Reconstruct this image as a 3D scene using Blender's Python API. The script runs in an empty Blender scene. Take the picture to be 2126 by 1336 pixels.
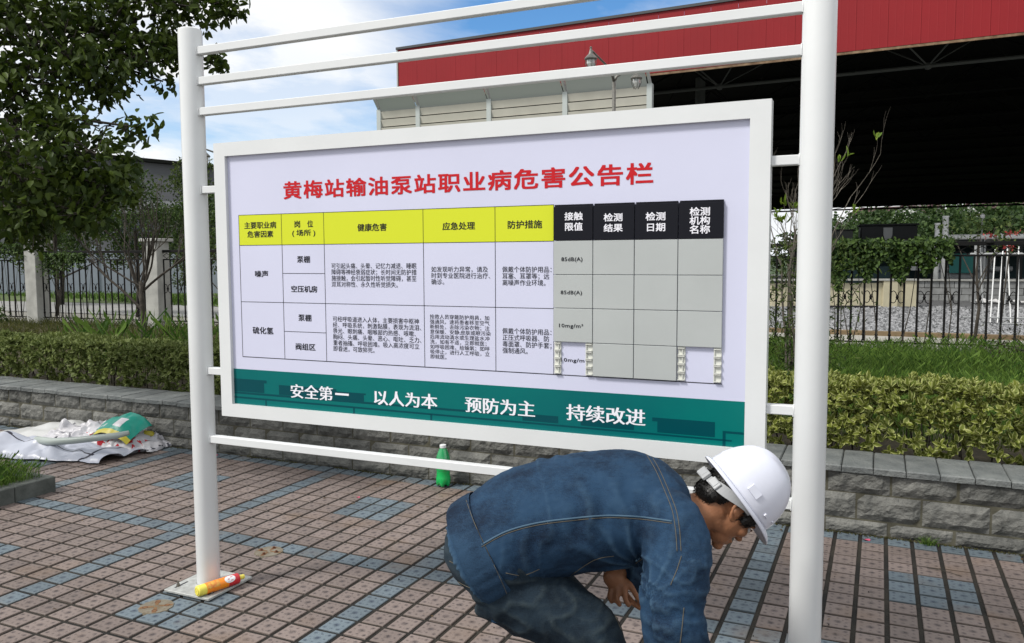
import bpy, bmesh, math, random
import numpy as np
from mathutils import Vector, Matrix, noise
from mathutils.bvhtree import BVHTree
random.seed(7); rng = np.random.default_rng(7)
sc = bpy.context.scene; COL = sc.collection

# ------------------------------------------------------------------ camera
cam = bpy.data.cameras.new('camera'); co = bpy.data.objects.new('camera', cam); COL.objects.link(co)
RX = Vector((0.90885657, 0.41708757, -0.00420525)); RD = Vector((0.02835415, -0.07183754, -0.99701324)); RF = Vector((-0.41614393, 0.90602281, -0.07711619))
EYE = Vector((3.69657, -4.87062, 1.58294))
m = Matrix(((RX.x, -RD.x, -RF.x, EYE.x), (RX.y, -RD.y, -RF.y, EYE.y), (RX.z, -RD.z, -RF.z, EYE.z), (0, 0, 0, 1)))
co.matrix_world = m
cam.sensor_width = 36; cam.lens = 28.247; cam.clip_start = 0.05; cam.clip_end = 1500
sc.camera = co

# ------------------------------------------------------------------ world, sun, exposure
W = bpy.data.worlds.new('World'); sc.world = W; W.use_nodes = True
nt = W.node_tree; N = nt.nodes; Lk = nt.links; N.clear()
SUN_EL = math.radians(48); SUN_AZ = math.radians(221)      # azimuth clockwise from +Y
out = N.new('ShaderNodeOutputWorld'); bg = N.new('ShaderNodeBackground'); bg2 = N.new('ShaderNodeBackground'); mx = N.new('ShaderNodeMixShader')
sky = N.new('ShaderNodeTexSky'); sky.sky_type = 'NISHITA'; sky.sun_disc = False; sky.sun_elevation = SUN_EL; sky.sun_rotation = SUN_AZ
sky.air_density = 1.0; sky.dust_density = 0.2; sky.ozone_density = 4.0
hsv = N.new('ShaderNodeHueSaturation'); hsv.inputs['Saturation'].default_value = 1.22; Lk.new(sky.outputs[0], hsv.inputs['Color']); Lk.new(hsv.outputs[0], bg.inputs[0]); bg.inputs[1].default_value = 0.15
tc = N.new('ShaderNodeTexCoord'); mp = N.new('ShaderNodeMapping'); mp.inputs['Scale'].default_value = (1.0, 1.0, 2.6); mp.inputs['Location'].default_value = (3.1, 1.7, 0.4)
Lk.new(tc.outputs['Generated'], mp.inputs[0])
n1 = N.new('ShaderNodeTexNoise'); n1.inputs['Scale'].default_value = 2.3; n1.inputs['Detail'].default_value = 9; n1.inputs['Roughness'].default_value = 0.58; n1.inputs['Distortion'].default_value = 0.25
Lk.new(mp.outputs[0], n1.inputs[0])
cr = N.new('ShaderNodeValToRGB'); cr.color_ramp.elements[0].position = 0.27; cr.color_ramp.elements[1].position = 0.42
Lk.new(n1.outputs[0], cr.inputs[0])
# two breaks in the cloud deck where the blue shows
cf = cr.outputs[0]; nrmv = N.new('ShaderNodeVectorMath'); nrmv.operation = 'NORMALIZE'; Lk.new(tc.outputs['Generated'], nrmv.inputs[0])
for (dv, lo, hi, amt) in (((-0.3138, 0.9007, 0.3000), 0.958, 0.995, 1.0), ((-0.6528, 0.7325, 0.1932), 0.994, 1.0, 0.35), ((-0.776, 0.5757, 0.2578), 0.99, 0.999, 0.5)):
    dp = N.new('ShaderNodeVectorMath'); dp.operation = 'DOT_PRODUCT'; Lk.new(nrmv.outputs[0], dp.inputs[0]); dp.inputs[1].default_value = dv
    ad = N.new('ShaderNodeMath'); ad.operation = 'MULTIPLY_ADD'; Lk.new(n1.outputs[0], ad.inputs[0]); ad.inputs[1].default_value = -0.10; Lk.new(dp.outputs['Value'], ad.inputs[2])
    mr_ = N.new('ShaderNodeMapRange'); Lk.new(ad.outputs[0], mr_.inputs[0]); mr_.inputs[1].default_value = lo - 0.05; mr_.inputs[2].default_value = hi - 0.05; mr_.inputs[3].default_value = 1.0; mr_.inputs[4].default_value = 1.0 - amt
    mu = N.new('ShaderNodeMath'); mu.operation = 'MULTIPLY'; Lk.new(cf, mu.inputs[0]); Lk.new(mr_.outputs[0], mu.inputs[1]); cf = mu.outputs[0]
Lk.new(cf, mx.inputs[0])
n2 = N.new('ShaderNodeTexNoise'); n2.inputs['Scale'].default_value = 4.0; n2.inputs['Detail'].default_value = 5; Lk.new(mp.outputs[0], n2.inputs[0])
cr2 = N.new('ShaderNodeValToRGB'); cr2.color_ramp.elements[0].position = 0.3; cr2.color_ramp.elements[0].color = (0.88, 0.93, 0.99, 1); cr2.color_ramp.elements[1].position = 0.62; cr2.color_ramp.elements[1].color = (1, 1, 1, 1)
Lk.new(n2.outputs[0], cr2.inputs[0]); Lk.new(cr2.outputs[0], bg2.inputs[0]); bg2.inputs[1].default_value = 0.97
Lk.new(bg.outputs[0], mx.inputs[1]); Lk.new(bg2.outputs[0], mx.inputs[2]); Lk.new(mx.outputs[0], out.inputs[0])
sl = bpy.data.lights.new('sun', 'SUN'); sl.energy = 3.3; sl.angle = math.radians(12); sl.color = (1, 0.96, 0.9)
so = bpy.data.objects.new('sun', sl); COL.objects.link(so)
sd = Vector((math.sin(SUN_AZ) * math.cos(SUN_EL), math.cos(SUN_AZ) * math.cos(SUN_EL), math.sin(SUN_EL)))
so.rotation_euler = sd.to_track_quat('Z', 'Y').to_euler(); so.location = (0, -10, 12)
sc.view_settings.view_transform = 'Standard'; sc.view_settings.look = 'None'; sc.view_settings.exposure = 0.10; sc.view_settings.gamma = 1
sc.view_settings.use_curve_mapping = False
sc.cycles.max_bounces = 6; sc.cycles.diffuse_bounces = 3; sc.cycles.transparent_max_bounces = 8

# ------------------------------------------------------------------ materials
def mat(name, col, rough=0.6, metal=0.0, var=0.0, vscale=8.0, bump=0.0, bscale=30.0, spec=0.5, col2=None, rnd=0.0, coat=0.0, trans=0.0, detail=5.0):
    M = bpy.data.materials.new(name); M.use_nodes = True; t = M.node_tree; b = t.nodes['Principled BSDF']
    b.inputs['Roughness'].default_value = rough; b.inputs['Metallic'].default_value = metal; b.inputs['Specular IOR Level'].default_value = spec
    b.inputs['Coat Weight'].default_value = coat
    if trans: b.inputs['Transmission Weight'].default_value = trans
    base = None
    c = (*col, 1)
    b.inputs['Base Color'].default_value = c
    if var or col2 or bump:
        g = t.nodes.new('ShaderNodeNewGeometry')
        n = t.nodes.new('ShaderNodeTexNoise'); n.inputs['Scale'].default_value = vscale; n.inputs['Detail'].default_value = detail; n.inputs['Roughness'].default_value = 0.6
        t.links.new(g.outputs['Position'], n.inputs['Vector'])
        r = t.nodes.new('ShaderNodeValToRGB'); r.color_ramp.elements[0].position = 0.33; r.color_ramp.elements[1].position = 0.67
        if col2: c2 = (*col2, 1); c1 = c
        else: c1 = tuple(x * (1 - var) for x in col) + (1,); c2 = tuple(min(1, x * (1 + var)) for x in col) + (1,)
        r.color_ramp.elements[0].color = c1; r.color_ramp.elements[1].color = c2
        t.links.new(n.outputs[0], r.inputs[0]); base = r.outputs[0]
        if bump:
            n3 = t.nodes.new('ShaderNodeTexNoise'); n3.inputs['Scale'].default_value = bscale; n3.inputs['Detail'].default_value = 6
            t.links.new(g.outputs['Position'], n3.inputs['Vector'])
            bp = t.nodes.new('ShaderNodeBump'); bp.inputs['Strength'].default_value = min(1, bump); bp.inputs['Distance'].default_value = 0.01 * max(1, bump)
            t.links.new(n3.outputs[0], bp.inputs['Height']); t.links.new(bp.outputs[0], b.inputs['Normal'])
    if rnd:
        oi = t.nodes.new('ShaderNodeObjectInfo'); hs = t.nodes.new('ShaderNodeHueSaturation'); mr = t.nodes.new('ShaderNodeMapRange')
        mr.inputs['To Min'].default_value = 1 - rnd; mr.inputs['To Max'].default_value = 1 + rnd
        t.links.new(oi.outputs['Random'], mr.inputs[0]); t.links.new(mr.outputs[0], hs.inputs['Value'])
        if base: t.links.new(base, hs.inputs['Color'])
        else: hs.inputs['Color'].default_value = c
        base = hs.outputs[0]
    if base: t.links.new(base, b.inputs['Base Color'])
    return M

def leafmat(name, c1, c2, edge=None, rough=0.45, vs=5.0, trans=0.25):
    """leaf: colour varies per leaf (uv y carries a random number) and, when edge is given, pale margin (uv x = |distance from midrib|)"""
    M = bpy.data.materials.new(name); M.use_nodes = True; t = M.node_tree; b = t.nodes['Principled BSDF']
    b.inputs['Roughness'].default_value = max(rough, 0.55); b.inputs['Specular IOR Level'].default_value = 0.22
    uv = t.nodes.new('ShaderNodeUVMap'); sp = t.nodes.new('ShaderNodeSeparateXYZ'); t.links.new(uv.outputs[0], sp.inputs[0])
    r = t.nodes.new('ShaderNodeValToRGB'); r.color_ramp.elements[0].color = (*c1, 1); r.color_ramp.elements[1].color = (*c2, 1)
    t.links.new(sp.outputs[1], r.inputs[0]); o = r.outputs[0]
    if edge:
        mx_ = t.nodes.new('ShaderNodeMix'); mx_.data_type = 'RGBA'
        e = t.nodes.new('ShaderNodeValToRGB'); e.color_ramp.elements[0].position = 0.5; e.color_ramp.elements[1].position = 0.85
        t.links.new(sp.outputs[0], e.inputs[0]); t.links.new(e.outputs[0], mx_.inputs[0]); t.links.new(o, mx_.inputs[6]); mx_.inputs[7].default_value = (*edge, 1); o = mx_.outputs[2]
    t.links.new(o, b.inputs['Base Color'])
    tr = t.nodes.new('ShaderNodeBsdfTranslucent'); t.links.new(o, tr.inputs[0]); ms = t.nodes.new('ShaderNodeMixShader'); ms.inputs[0].default_value = trans
    t.links.new(b.outputs[0], ms.inputs[1]); t.links.new(tr.outputs[0], ms.inputs[2]); t.links.new(ms.outputs[0], t.nodes['Material Output'].inputs[0])
    return M

TP = 0.132                                                        # tile pitch
def tilemat(name, base, spot):
    M = bpy.data.materials.new(name); M.use_nodes = True; t = M.node_tree; b = t.nodes['Principled BSDF']; L = t.links
    def nd(k): return t.nodes.new(k)
    def mth(op, a, c=None, d=None):
        q = nd('ShaderNodeMath'); q.operation = op
        for i, v in enumerate((a, c, d)):
            if v is None: continue
            if isinstance(v, (int, float)): q.inputs[i].default_value = v
            else: L.new(v, q.inputs[i])
        return q.outputs[0]
    g = nd('ShaderNodeNewGeometry'); s = nd('ShaderNodeSeparateXYZ'); L.new(g.outputs['Position'], s.inputs[0])
    ux = mth('ADD', mth('DIVIDE', s.outputs[0], TP), 0.5); uy = mth('ADD', mth('DIVIDE', s.outputs[1], TP), 0.5)
    fx = mth('SUBTRACT', mth('FRACT', ux), 0.5); fy = mth('SUBTRACT', mth('FRACT', uy), 0.5)
    cx = mth('FLOOR', ux); cy = mth('FLOOR', uy); cv = nd('ShaderNodeCombineXYZ'); L.new(cx, cv.inputs[0]); L.new(cy, cv.inputs[1])
    wn = nd('ShaderNodeTexWhiteNoise'); L.new(cv.outputs[0], wn.inputs['Vector'])
    n = nd('ShaderNodeTexNoise'); n.inputs['Scale'].default_value = 55; n.inputs['Detail'].default_value = 4; L.new(g.outputs['Position'], n.inputs['Vector'])
    nl = nd('ShaderNodeTexNoise'); nl.inputs['Scale'].default_value = 1.1; nl.inputs['Detail'].default_value = 5; L.new(g.outputs['Position'], nl.inputs['Vector'])
    # pressed pattern: a star of small pits round the centre, softened by noise
    rad = mth('SQRT', mth('ADD', mth('MULTIPLY', fx, fx), mth('MULTIPLY', fy, fy)))
    cen = mth('MULTIPLY', mth('SUBTRACT', 1.0, mth('MINIMUM', mth('DIVIDE', rad, 0.15), 1.0)), 1.1)
    ax = mth('ABSOLUTE', mth('SUBTRACT', mth('ABSOLUTE', fx), 0.27)); ay = mth('ABSOLUTE', mth('SUBTRACT', mth('ABSOLUTE', fy), 0.27))
    cor = mth('SUBTRACT', 1.0, mth('MINIMUM', mth('DIVIDE', mth('SQRT', mth('ADD', mth('MULTIPLY', ax, ax), mth('MULTIPLY', ay, ay))), 0.09), 1.0))
    bx = mth('SUBTRACT', 1.0, mth('MINIMUM', mth('DIVIDE', mth('SQRT', mth('ADD', mth('MULTIPLY', ax, ax), mth('MULTIPLY', fy, fy))), 0.06), 1.0))
    by = mth('SUBTRACT', 1.0, mth('MINIMUM', mth('DIVIDE', mth('SQRT', mth('ADD', mth('MULTIPLY', ay, ay), mth('MULTIPLY', fx, fx))), 0.06), 1.0))
    vo = nd('ShaderNodeTexVoronoi'); vo.inputs['Scale'].default_value = 48; L.new(g.outputs['Position'], vo.inputs['Vector'])
    vs_ = mth('SUBTRACT', 1.0, mth('MINIMUM', mth('DIVIDE', vo.outputs['Distance'], 0.30), 1.0))
    pits = mth('ADD', mth('ADD', cen, cor), mth('ADD', mth('MULTIPLY', bx, 0.7), mth('ADD', mth('MULTIPLY', by, 0.7), mth('MULTIPLY', vs_, 0.55))))
    pits = mth('MULTIPLY', pits, mth('ADD', mth('MULTIPLY', n.outputs[0], 2.6), -0.35)); 
    pc = nd('ShaderNodeClamp'); L.new(pits, pc.inputs[0])
    mixc = nd('ShaderNodeMix'); mixc.data_type = 'RGBA'; L.new(mth('MULTIPLY', pc.outputs[0], 0.85), mixc.inputs[0]); mixc.inputs[6].default_value = (*base, 1); mixc.inputs[7].default_value = (*spot, 1)
    hs = nd('ShaderNodeHueSaturation'); L.new(mixc.outputs[2], hs.inputs['Color'])
    L.new(mth('ADD', mth('ADD', 0.50, mth('MULTIPLY', wn.outputs[0], 0.30)), mth('MULTIPLY', nl.outputs[0], 0.7)), hs.inputs['Value'])
    # damp, mossy rim next to the joints
    rim = mth('MAXIMUM', mth('ABSOLUTE', fx), mth('ABSOLUTE', fy))
    rr = mth('MULTIPLY', mth('MULTIPLY', mth('MAXIMUM', mth('SUBTRACT', rim, 0.38), 0.0), 5.5), mth('ADD', n.outputs[0], 0.1)); rc = nd('ShaderNodeClamp'); L.new(rr, rc.inputs[0])
    m2 = nd('ShaderNodeMix'); m2.data_type = 'RGBA'; L.new(rc.outputs[0], m2.inputs[0]); L.new(hs.outputs[0], m2.inputs[6]); m2.inputs[7].default_value = (0.05, 0.045, 0.03, 1)
    # brown stains drifting over the paving
    st = nd('ShaderNodeTexNoise'); st.inputs['Scale'].default_value = 2.6; st.inputs['Detail'].default_value = 6; L.new(g.outputs['Position'], st.inputs['Vector'])
    sr = nd('ShaderNodeValToRGB'); sr.color_ramp.elements[0].position = 0.56; sr.color_ramp.elements[1].position = 0.78; sr.color_ramp.elements[1].color = (0.6, 0.6, 0.6, 1); L.new(st.outputs[0], sr.inputs[0])
    m3 = nd('ShaderNodeMix'); m3.data_type = 'RGBA'; L.new(sr.outputs[0], m3.inputs[0]); L.new(m2.outputs[2], m3.inputs[6]); m3.inputs[7].default_value = (0.17, 0.11, 0.065, 1)
    L.new(m3.outputs[2], b.inputs['Base Color']); b.inputs['Roughness'].default_value = 0.6; b.inputs['Specular IOR Level'].default_value = 0.35
    bp = nd('ShaderNodeBump'); bp.inputs['Strength'].default_value = 0.7; bp.inputs['Distance'].default_value = 0.004
    L.new(mth('SUBTRACT', mth('MULTIPLY', n.outputs[0], 0.6), pc.outputs[0]), bp.inputs['Height']); L.new(bp.outputs[0], b.inputs['Normal'])
    return M

def denim(name, c1, c2, fade=None):
    M = bpy.data.materials.new(name); M.use_nodes = True; t = M.node_tree; b = t.nodes['Principled BSDF']; L = t.links
    g = t.nodes.new('ShaderNodeNewGeometry')
    n = t.nodes.new('ShaderNodeTexNoise'); n.inputs['Scale'].default_value = 9; n.inputs['Detail'].default_value = 6; L.new(g.outputs['Position'], n.inputs['Vector'])
    f = t.nodes.new('ShaderNodeTexNoise'); f.inputs['Scale'].default_value = 420; f.inputs['Detail'].default_value = 2; L.new(g.outputs['Position'], f.inputs['Vector'])
    mm = t.nodes.new('ShaderNodeMapping'); mm.inputs['Scale'].default_value = (1, 1, 8); L.new(g.outputs['Position'], mm.inputs[0])
    w = t.nodes.new('ShaderNodeTexNoise'); w.inputs['Scale'].default_value = 60; w.inputs['Detail'].default_value = 3; L.new(mm.outputs[0], w.inputs['Vector'])
    a = t.nodes.new('ShaderNodeMath'); a.operation = 'MULTIPLY_ADD'; L.new(f.outputs[0], a.inputs[0]); a.inputs[1].default_value = 0.55; L.new(n.outputs[0], a.inputs[2])
    a2 = t.nodes.new('ShaderNodeMath'); a2.operation = 'MULTIPLY_ADD'; L.new(w.outputs[0], a2.inputs[0]); a2.inputs[1].default_value = 0.25; L.new(a.outputs[0], a2.inputs[2])
    r = t.nodes.new('ShaderNodeValToRGB'); r.color_ramp.elements[0].position = 0.68; r.color_ramp.elements[0].color = (*c1, 1); r.color_ramp.elements[1].position = 1.12 if False else 1.0; r.color_ramp.elements[1].color = (*c2, 1)
    L.new(a2.outputs[0], r.inputs[0])
    # edges and folds worn paler (pointiness of the cloth itself)
    pr = t.nodes.new('ShaderNodeValToRGB'); pr.color_ramp.elements[0].position = 0.50; pr.color_ramp.elements[1].position = 0.60; L.new(g.outputs['Pointiness'], pr.inputs[0])
    mk = t.nodes.new('ShaderNodeMix'); mk.data_type = 'RGBA'; sc_ = t.nodes.new('ShaderNodeMath'); sc_.operation = 'MULTIPLY'; sc_.inputs[1].default_value = 0.7; L.new(pr.outputs[0], sc_.inputs[0]); L.new(sc_.outputs[0], mk.inputs[0])
    L.new(r.outputs[0], mk.inputs[6]); mk.inputs[7].default_value = (*(fade or c2), 1)
    L.new(mk.outputs[2], b.inputs['Base Color']); b.inputs['Roughness'].default_value = 0.85; b.inputs['Specular IOR Level'].default_value = 0.2; b.inputs['Sheen Weight'].default_value = 0.0
    bp = t.nodes.new('ShaderNodeBump'); bp.inputs['Strength'].default_value = 0.35; bp.inputs['Distance'].default_value = 0.002; L.new(a2.outputs[0], bp.inputs['Height']); L.new(bp.outputs[0], b.inputs['Normal'])
    return M

WHITE = mat('white_paint', (0.67, 0.69, 0.695), 0.30, var=0.03, vscale=2.5, bump=0.03, bscale=40)
PLATE = mat('plate_paint', (0.36, 0.37, 0.355), 0.4, var=0.2, vscale=30)
PANEL = mat('print_white', (0.585, 0.60, 0.75), 0.3, var=0.02, vscale=2)
YEL = mat('print_yellow', (0.60, 0.66, 0.03), 0.3, spec=0.2)
RED = mat('print_red', (0.50, 0.012, 0.018), 0.35, spec=0.2)
INK = mat('print_black', (0.012, 0.012, 0.018), 0.4, spec=0.2)
GRN = mat('print_green', (0.0, 0.115, 0.118), 0.35, spec=0.2, col2=(0.0, 0.16, 0.14), vscale=1.2)
GRND = mat('print_dark_green', (0.0, 0.058, 0.072), 0.3, spec=0.2)
PWH = mat('print_lettering_white', (0.80, 0.80, 0.86), 0.3)
CARDB = mat('card_black', (0.003, 0.0035, 0.008), 0.3, spec=0.25)
ALU = mat('card_grey', (0.41, 0.435, 0.43), 0.24, metal=0.0, spec=0.5, var=0.035, vscale=4, bump=0.02, bscale=25)
CLIPM = mat('clip_grey', (0.62, 0.63, 0.58), 0.4)
STEEL = mat('bolt_steel', (0.18, 0.17, 0.15), 0.45, metal=0.8, var=0.4, vscale=60)
MORTAR = mat('joint_mortar', (0.003, 0.003, 0.0025), 0.95, col2=(0.026, 0.021, 0.014), vscale=3.0, bump=0.6, bscale=120)
TPINK = tilemat('tile_pink', (0.185, 0.148, 0.133), (0.026, 0.020, 0.023))
TBLUE = tilemat('tile_blue', (0.118, 0.150, 0.172), (0.018, 0.028, 0.052))
STONE = mat('split_stone', (0.070, 0.072, 0.066), 0.7, col2=(0.17, 0.17, 0.155), vscale=9, bump=2.2, bscale=30, rnd=0.2)
STONEM = mat('stone_joint', (0.045, 0.042, 0.028), 0.95, col2=(0.10, 0.095, 0.068), vscale=9, bump=0.5)
CAPST = mat('cap_stone', (0.095, 0.105, 0.105), 0.6, col2=(0.165, 0.175, 0.17), vscale=7, bump=1.2, bscale=40, rnd=0.12)
SOIL = mat('soil', (0.05, 0.04, 0.025), 0.95, col2=(0.09, 0.075, 0.045), vscale=5, bump=0.8)
CONC = mat('concrete', (0.28, 0.28, 0.26), 0.85, col2=(0.42, 0.42, 0.39), vscale=3.5, bump=0.35, bscale=40)
KERB = mat('kerb_concrete', (0.055, 0.063, 0.057), 0.85, col2=(0.11, 0.12, 0.11), vscale=8, bump=0.6)
IRON = mat('black_iron', (0.006, 0.006, 0.006), 0.75, spec=0.2, var=0.3, vscale=20)
BARK = mat('bark', (0.022, 0.018, 0.013), 0.9, col2=(0.065, 0.055, 0.042), vscale=18, bump=0.8, bscale=60)
TWIG = mat('twig', (0.12, 0.105, 0.085), 0.85, var=0.3, vscale=20)
GRASSM = leafmat('grass_blade', (0.025, 0.07, 0.009), (0.14, 0.23, 0.04), trans=0.3)
GRASSD = leafmat('grass_blade_olive', (0.02, 0.035, 0.007), (0.12, 0.12, 0.03), trans=0.3)
LEAFT = leafmat('tree_leaf', (0.014, 0.030, 0.003), (0.065, 0.098, 0.012), rough=0.4, trans=0.22)
LEAFB = leafmat('bush_leaf', (0.02, 0.042, 0.010), (0.09, 0.125, 0.03), trans=0.25)
LEAFH = leafmat('hedge_leaf', (0.045, 0.085, 0.012), (0.19, 0.215, 0.035), edge=(0.42, 0.44, 0.17), rough=0.4, trans=0.2)
LEAFG = leafmat('hedge_leaf_green', (0.035, 0.070, 0.014), (0.15, 0.185, 0.045), edge=(0.25, 0.29, 0.11), rough=0.4, trans=0.2)
LEAFV = leafmat('vine_leaf', (0.012, 0.032, 0.007), (0.07, 0.12, 0.022), trans=0.2)
LEAFF = leafmat('far_leaf', (0.018, 0.042, 0.012), (0.065, 0.11, 0.03), trans=0.2)
LEAFY = leafmat('young_leaf', (0.10, 0.18, 0.02), (0.22, 0.30, 0.04), trans=0.35)

# ------------------------------------------------------------------ mesh helpers
def tag(o, label=None, cat=None, group=None, kind=None):
    if label: o['label'] = label
    if cat: o['category'] = cat
    if group: o['group'] = group
    if kind: o['kind'] = kind
    return o
def empty(name, loc=(0, 0, 0), rz=0.0, label=None, cat=None, group=None):
    o = bpy.data.objects.new(name, None); COL.objects.link(o); o.location = loc; o.rotation_euler = (0, 0, rz); o.empty_display_size = 0.2
    return tag(o, label, cat, group)
class MB:
    def __init__(s): s.v = []; s.f = []; s.mi = []; s.uv = None
    def add(s, vs, fs, mi=0):
        b = len(s.v); s.v += [tuple(x) for x in vs]; s.f += [tuple(i + b for i in f) for f in fs]; s.mi += [mi] * len(fs); return s
    def box(s, x0, x1, y0, y1, z0, z1, mi=0, M=None):
        vs = [Vector(p) for p in ((x0, y0, z0), (x1, y0, z0), (x1, y1, z0), (x0, y1, z0), (x0, y0, z1), (x1, y0, z1), (x1, y1, z1), (x0, y1, z1))]
        if M is not None: vs = [M @ p for p in vs]
        return s.add(vs, ((0, 3, 2, 1), (4, 5, 6, 7), (0, 1, 5, 4), (1, 2, 6, 5), (2, 3, 7, 6), (3, 0, 4, 7)), mi)
    def bbox(s, x0, x1, y0, y1, z0, z1, b=0.003, mi=0):
        """box with a chamfer on every edge of the x, z section (faces along y keep a bevel too)"""
        P = []
        for (zz, ins) in ((z0, b), (z0 + b, 0), (z1 - b, 0), (z1, b)):
            P.append([(x0 + ins + b, y0 + ins, zz), (x1 - ins - b, y0 + ins, zz), (x1 - ins, y0 + ins + b, zz), (x1 - ins, y1 - ins - b, zz), (x1 - ins - b, y1 - ins, zz), (x0 + ins + b, y1 - ins, zz), (x0 + ins, y1 - ins - b, zz), (x0 + ins, y0 + ins + b, zz)])
        vs = sum(P, []); fs = [tuple(range(7, -1, -1)), tuple(range(24, 32))]
        for k in range(3):
            for i in range(8): j = (i + 1) % 8; fs.append((k * 8 + i, k * 8 + j, k * 8 + 8 + j, k * 8 + 8 + i))
        return s.add(vs, fs, mi)
    def tube(s, pts, rad, seg=8, caps=True, mi=0):
        pts = [Vector(p) for p in pts]; n = len(pts)
        if isinstance(rad, (int, float)): rad = [rad] * n
        ref = None; rings = []
        for i, p in enumerate(pts):
            t = (pts[min(i + 1, n - 1)] - pts[max(i - 1, 0)]).normalized()
            if ref is None: ref = Vector((0, 0, 1)).cross(t); ref = ref if ref.length > 0.1 else Vector((1, 0, 0)); ref.normalize()
            a = (ref - t * ref.dot(t)).normalized(); ref = a; b = t.cross(a)
            rings.append([p + (a * math.cos(2 * math.pi * k / seg) + b * math.sin(2 * math.pi * k / seg)) * rad[i] for k in range(seg)])
        fs = []
        for i in range(n - 1):
            for k in range(seg): j = (k + 1) % seg; fs.append((i * seg + k, i * seg + j, (i + 1) * seg + j, (i + 1) * seg + k))
        if caps: fs.append(tuple(range(seg - 1, -1, -1))); fs.append(tuple((n - 1) * seg + k for k in range(seg)))
        return s.add(sum(rings, []), fs, mi)
    def lathe(s, prof, seg=20, M=None, mi=0, caps=True):
        vs = []; n = len(prof)
        for r, z in prof: vs += [Vector((r * math.cos(2 * math.pi * k / seg), r * math.sin(2 * math.pi * k / seg), z)) for k in range(seg)]
        if M is not None: vs = [M @ p for p in vs]
        fs = []
        for i in range(n - 1):
            for k in range(seg): j = (k + 1) % seg; fs.append((i * seg + k, i * seg + j, (i + 1) * seg + j, (i + 1) * seg + k))
        if caps: fs.append(tuple(range(seg - 1, -1, -1))); fs.append(tuple((n - 1) * seg + k for k in range(seg)))
        return s.add(vs, fs, mi)
    def poly(s, pts, mi=0): return s.add(pts, [tuple(range(len(pts)))], mi)
    def mesh(s, name, mats, smooth=False):
        me = bpy.data.meshes.new(name); me.from_pydata(s.v, [], s.f)
        for m_ in (mats if isinstance(mats, (list, tuple)) else [mats]): me.materials.append(m_)
        if any(s.mi): me.polygons.foreach_set('material_index', s.mi)
        if smooth: me.polygons.foreach_set('use_smooth', [True] * len(me.polygons))
        me.update(); return me
    def build(s, name, mats, parent=None, smooth=False, auto=None):
        me = s.mesh(name, mats, smooth)
        if auto is not None:
            me.polygons.foreach_set('use_smooth', [True] * len(me.polygons)); me.set_sharp_from_angle(angle=math.radians(auto))
        return link(name, me, parent)
def link(name, me, parent=None, loc=None, rot=None, scl=None):
    o = bpy.data.objects.new(name, me); COL.objects.link(o)
    if parent: o.parent = parent
    if loc is not None: o.location = loc
    if rot is not None: o.rotation_euler = rot
    if scl is not None: o.scale = scl
    return o
def npmesh(name, V, F, mats, uv=None, smooth=False):
    """V (n,3) float, F (m,k) int, uv (m*k,2)"""
    me = bpy.data.meshes.new(name); m_, k = F.shape
    me.vertices.add(len(V)); me.vertices.foreach_set('co', V.astype(np.float32).ravel())
    me.loops.add(m_ * k); me.loops.foreach_set('vertex_index', F.astype(np.int32).ravel())
    me.polygons.add(m_); me.polygons.foreach_set('loop_start', np.arange(0, m_ * k, k, dtype=np.int32)); me.polygons.foreach_set('loop_total', np.full(m_, k, dtype=np.int32))
    for q in (mats if isinstance(mats, (list, tuple)) else [mats]): me.materials.append(q)
    if uv is not None: l = me.uv_layers.new(name='UVMap'); l.data.foreach_set('uv', uv.astype(np.float32).ravel())
    me.update(calc_edges=True); me.validate()
    if smooth: me.polygons.foreach_set('use_smooth', [True] * len(me.polygons))
    return me
# leaf template: folded blade of 4 triangles-ish quads along +X, length 1, half width 0.5
LV = np.array([(0, 0, 0), (0.45, 0, -0.03), (1, 0, -0.12), (0.18, 0.34, 0.08), (0.55, 0.46, 0.08), (0.85, 0.24, 0.0), (0.18, -0.34, 0.08), (0.55, -0.46, 0.08), (0.85, -0.24, 0.0)], float)
LF = np.array([(0, 1, 4, 3), (1, 2, 5, 4), (1, 0, 6, 7), (2, 1, 7, 8)])
LU = np.array([0, 0, 0, 1, 1, 1, 1, 1, 1], float)
def leaves(name, pos, dirs, ups, length, width, mats, rnd=None):
    """many leaves in one mesh. pos,dirs,ups (n,3), length (n,), width (n,)"""
    n = len(pos); d = dirs / (np.linalg.norm(dirs, axis=1, keepdims=True) + 1e-9)
    s = np.cross(ups, d); s /= (np.linalg.norm(s, axis=1, keepdims=True) + 1e-9); u = np.cross(d, s)
    V = pos[:, None, :] + LV[None, :, 0:1] * d[:, None, :] * length[:, None, None] + LV[None, :, 1:2] * s[:, None, :] * width[:, None, None] + LV[None, :, 2:3] * u[:, None, :] * length[:, None, None]
    F = (LF[None] + (np.arange(n) * 9)[:, None, None]).reshape(-1, 4)
    r = rng.random(n) if rnd is None else rnd
    U = np.stack([np.broadcast_to(LU[LF][None], (n, 4, 4)), np.broadcast_to(r[:, None, None], (n, 4, 4))], -1).reshape(-1, 2)
    return npmesh(name, V.reshape(-1, 3), F, mats, U)
def unit(v): return v / (np.linalg.norm(v, axis=1, keepdims=True) + 1e-9)
def rvec(n): return unit(rng.normal(size=(n, 3)))
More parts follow.
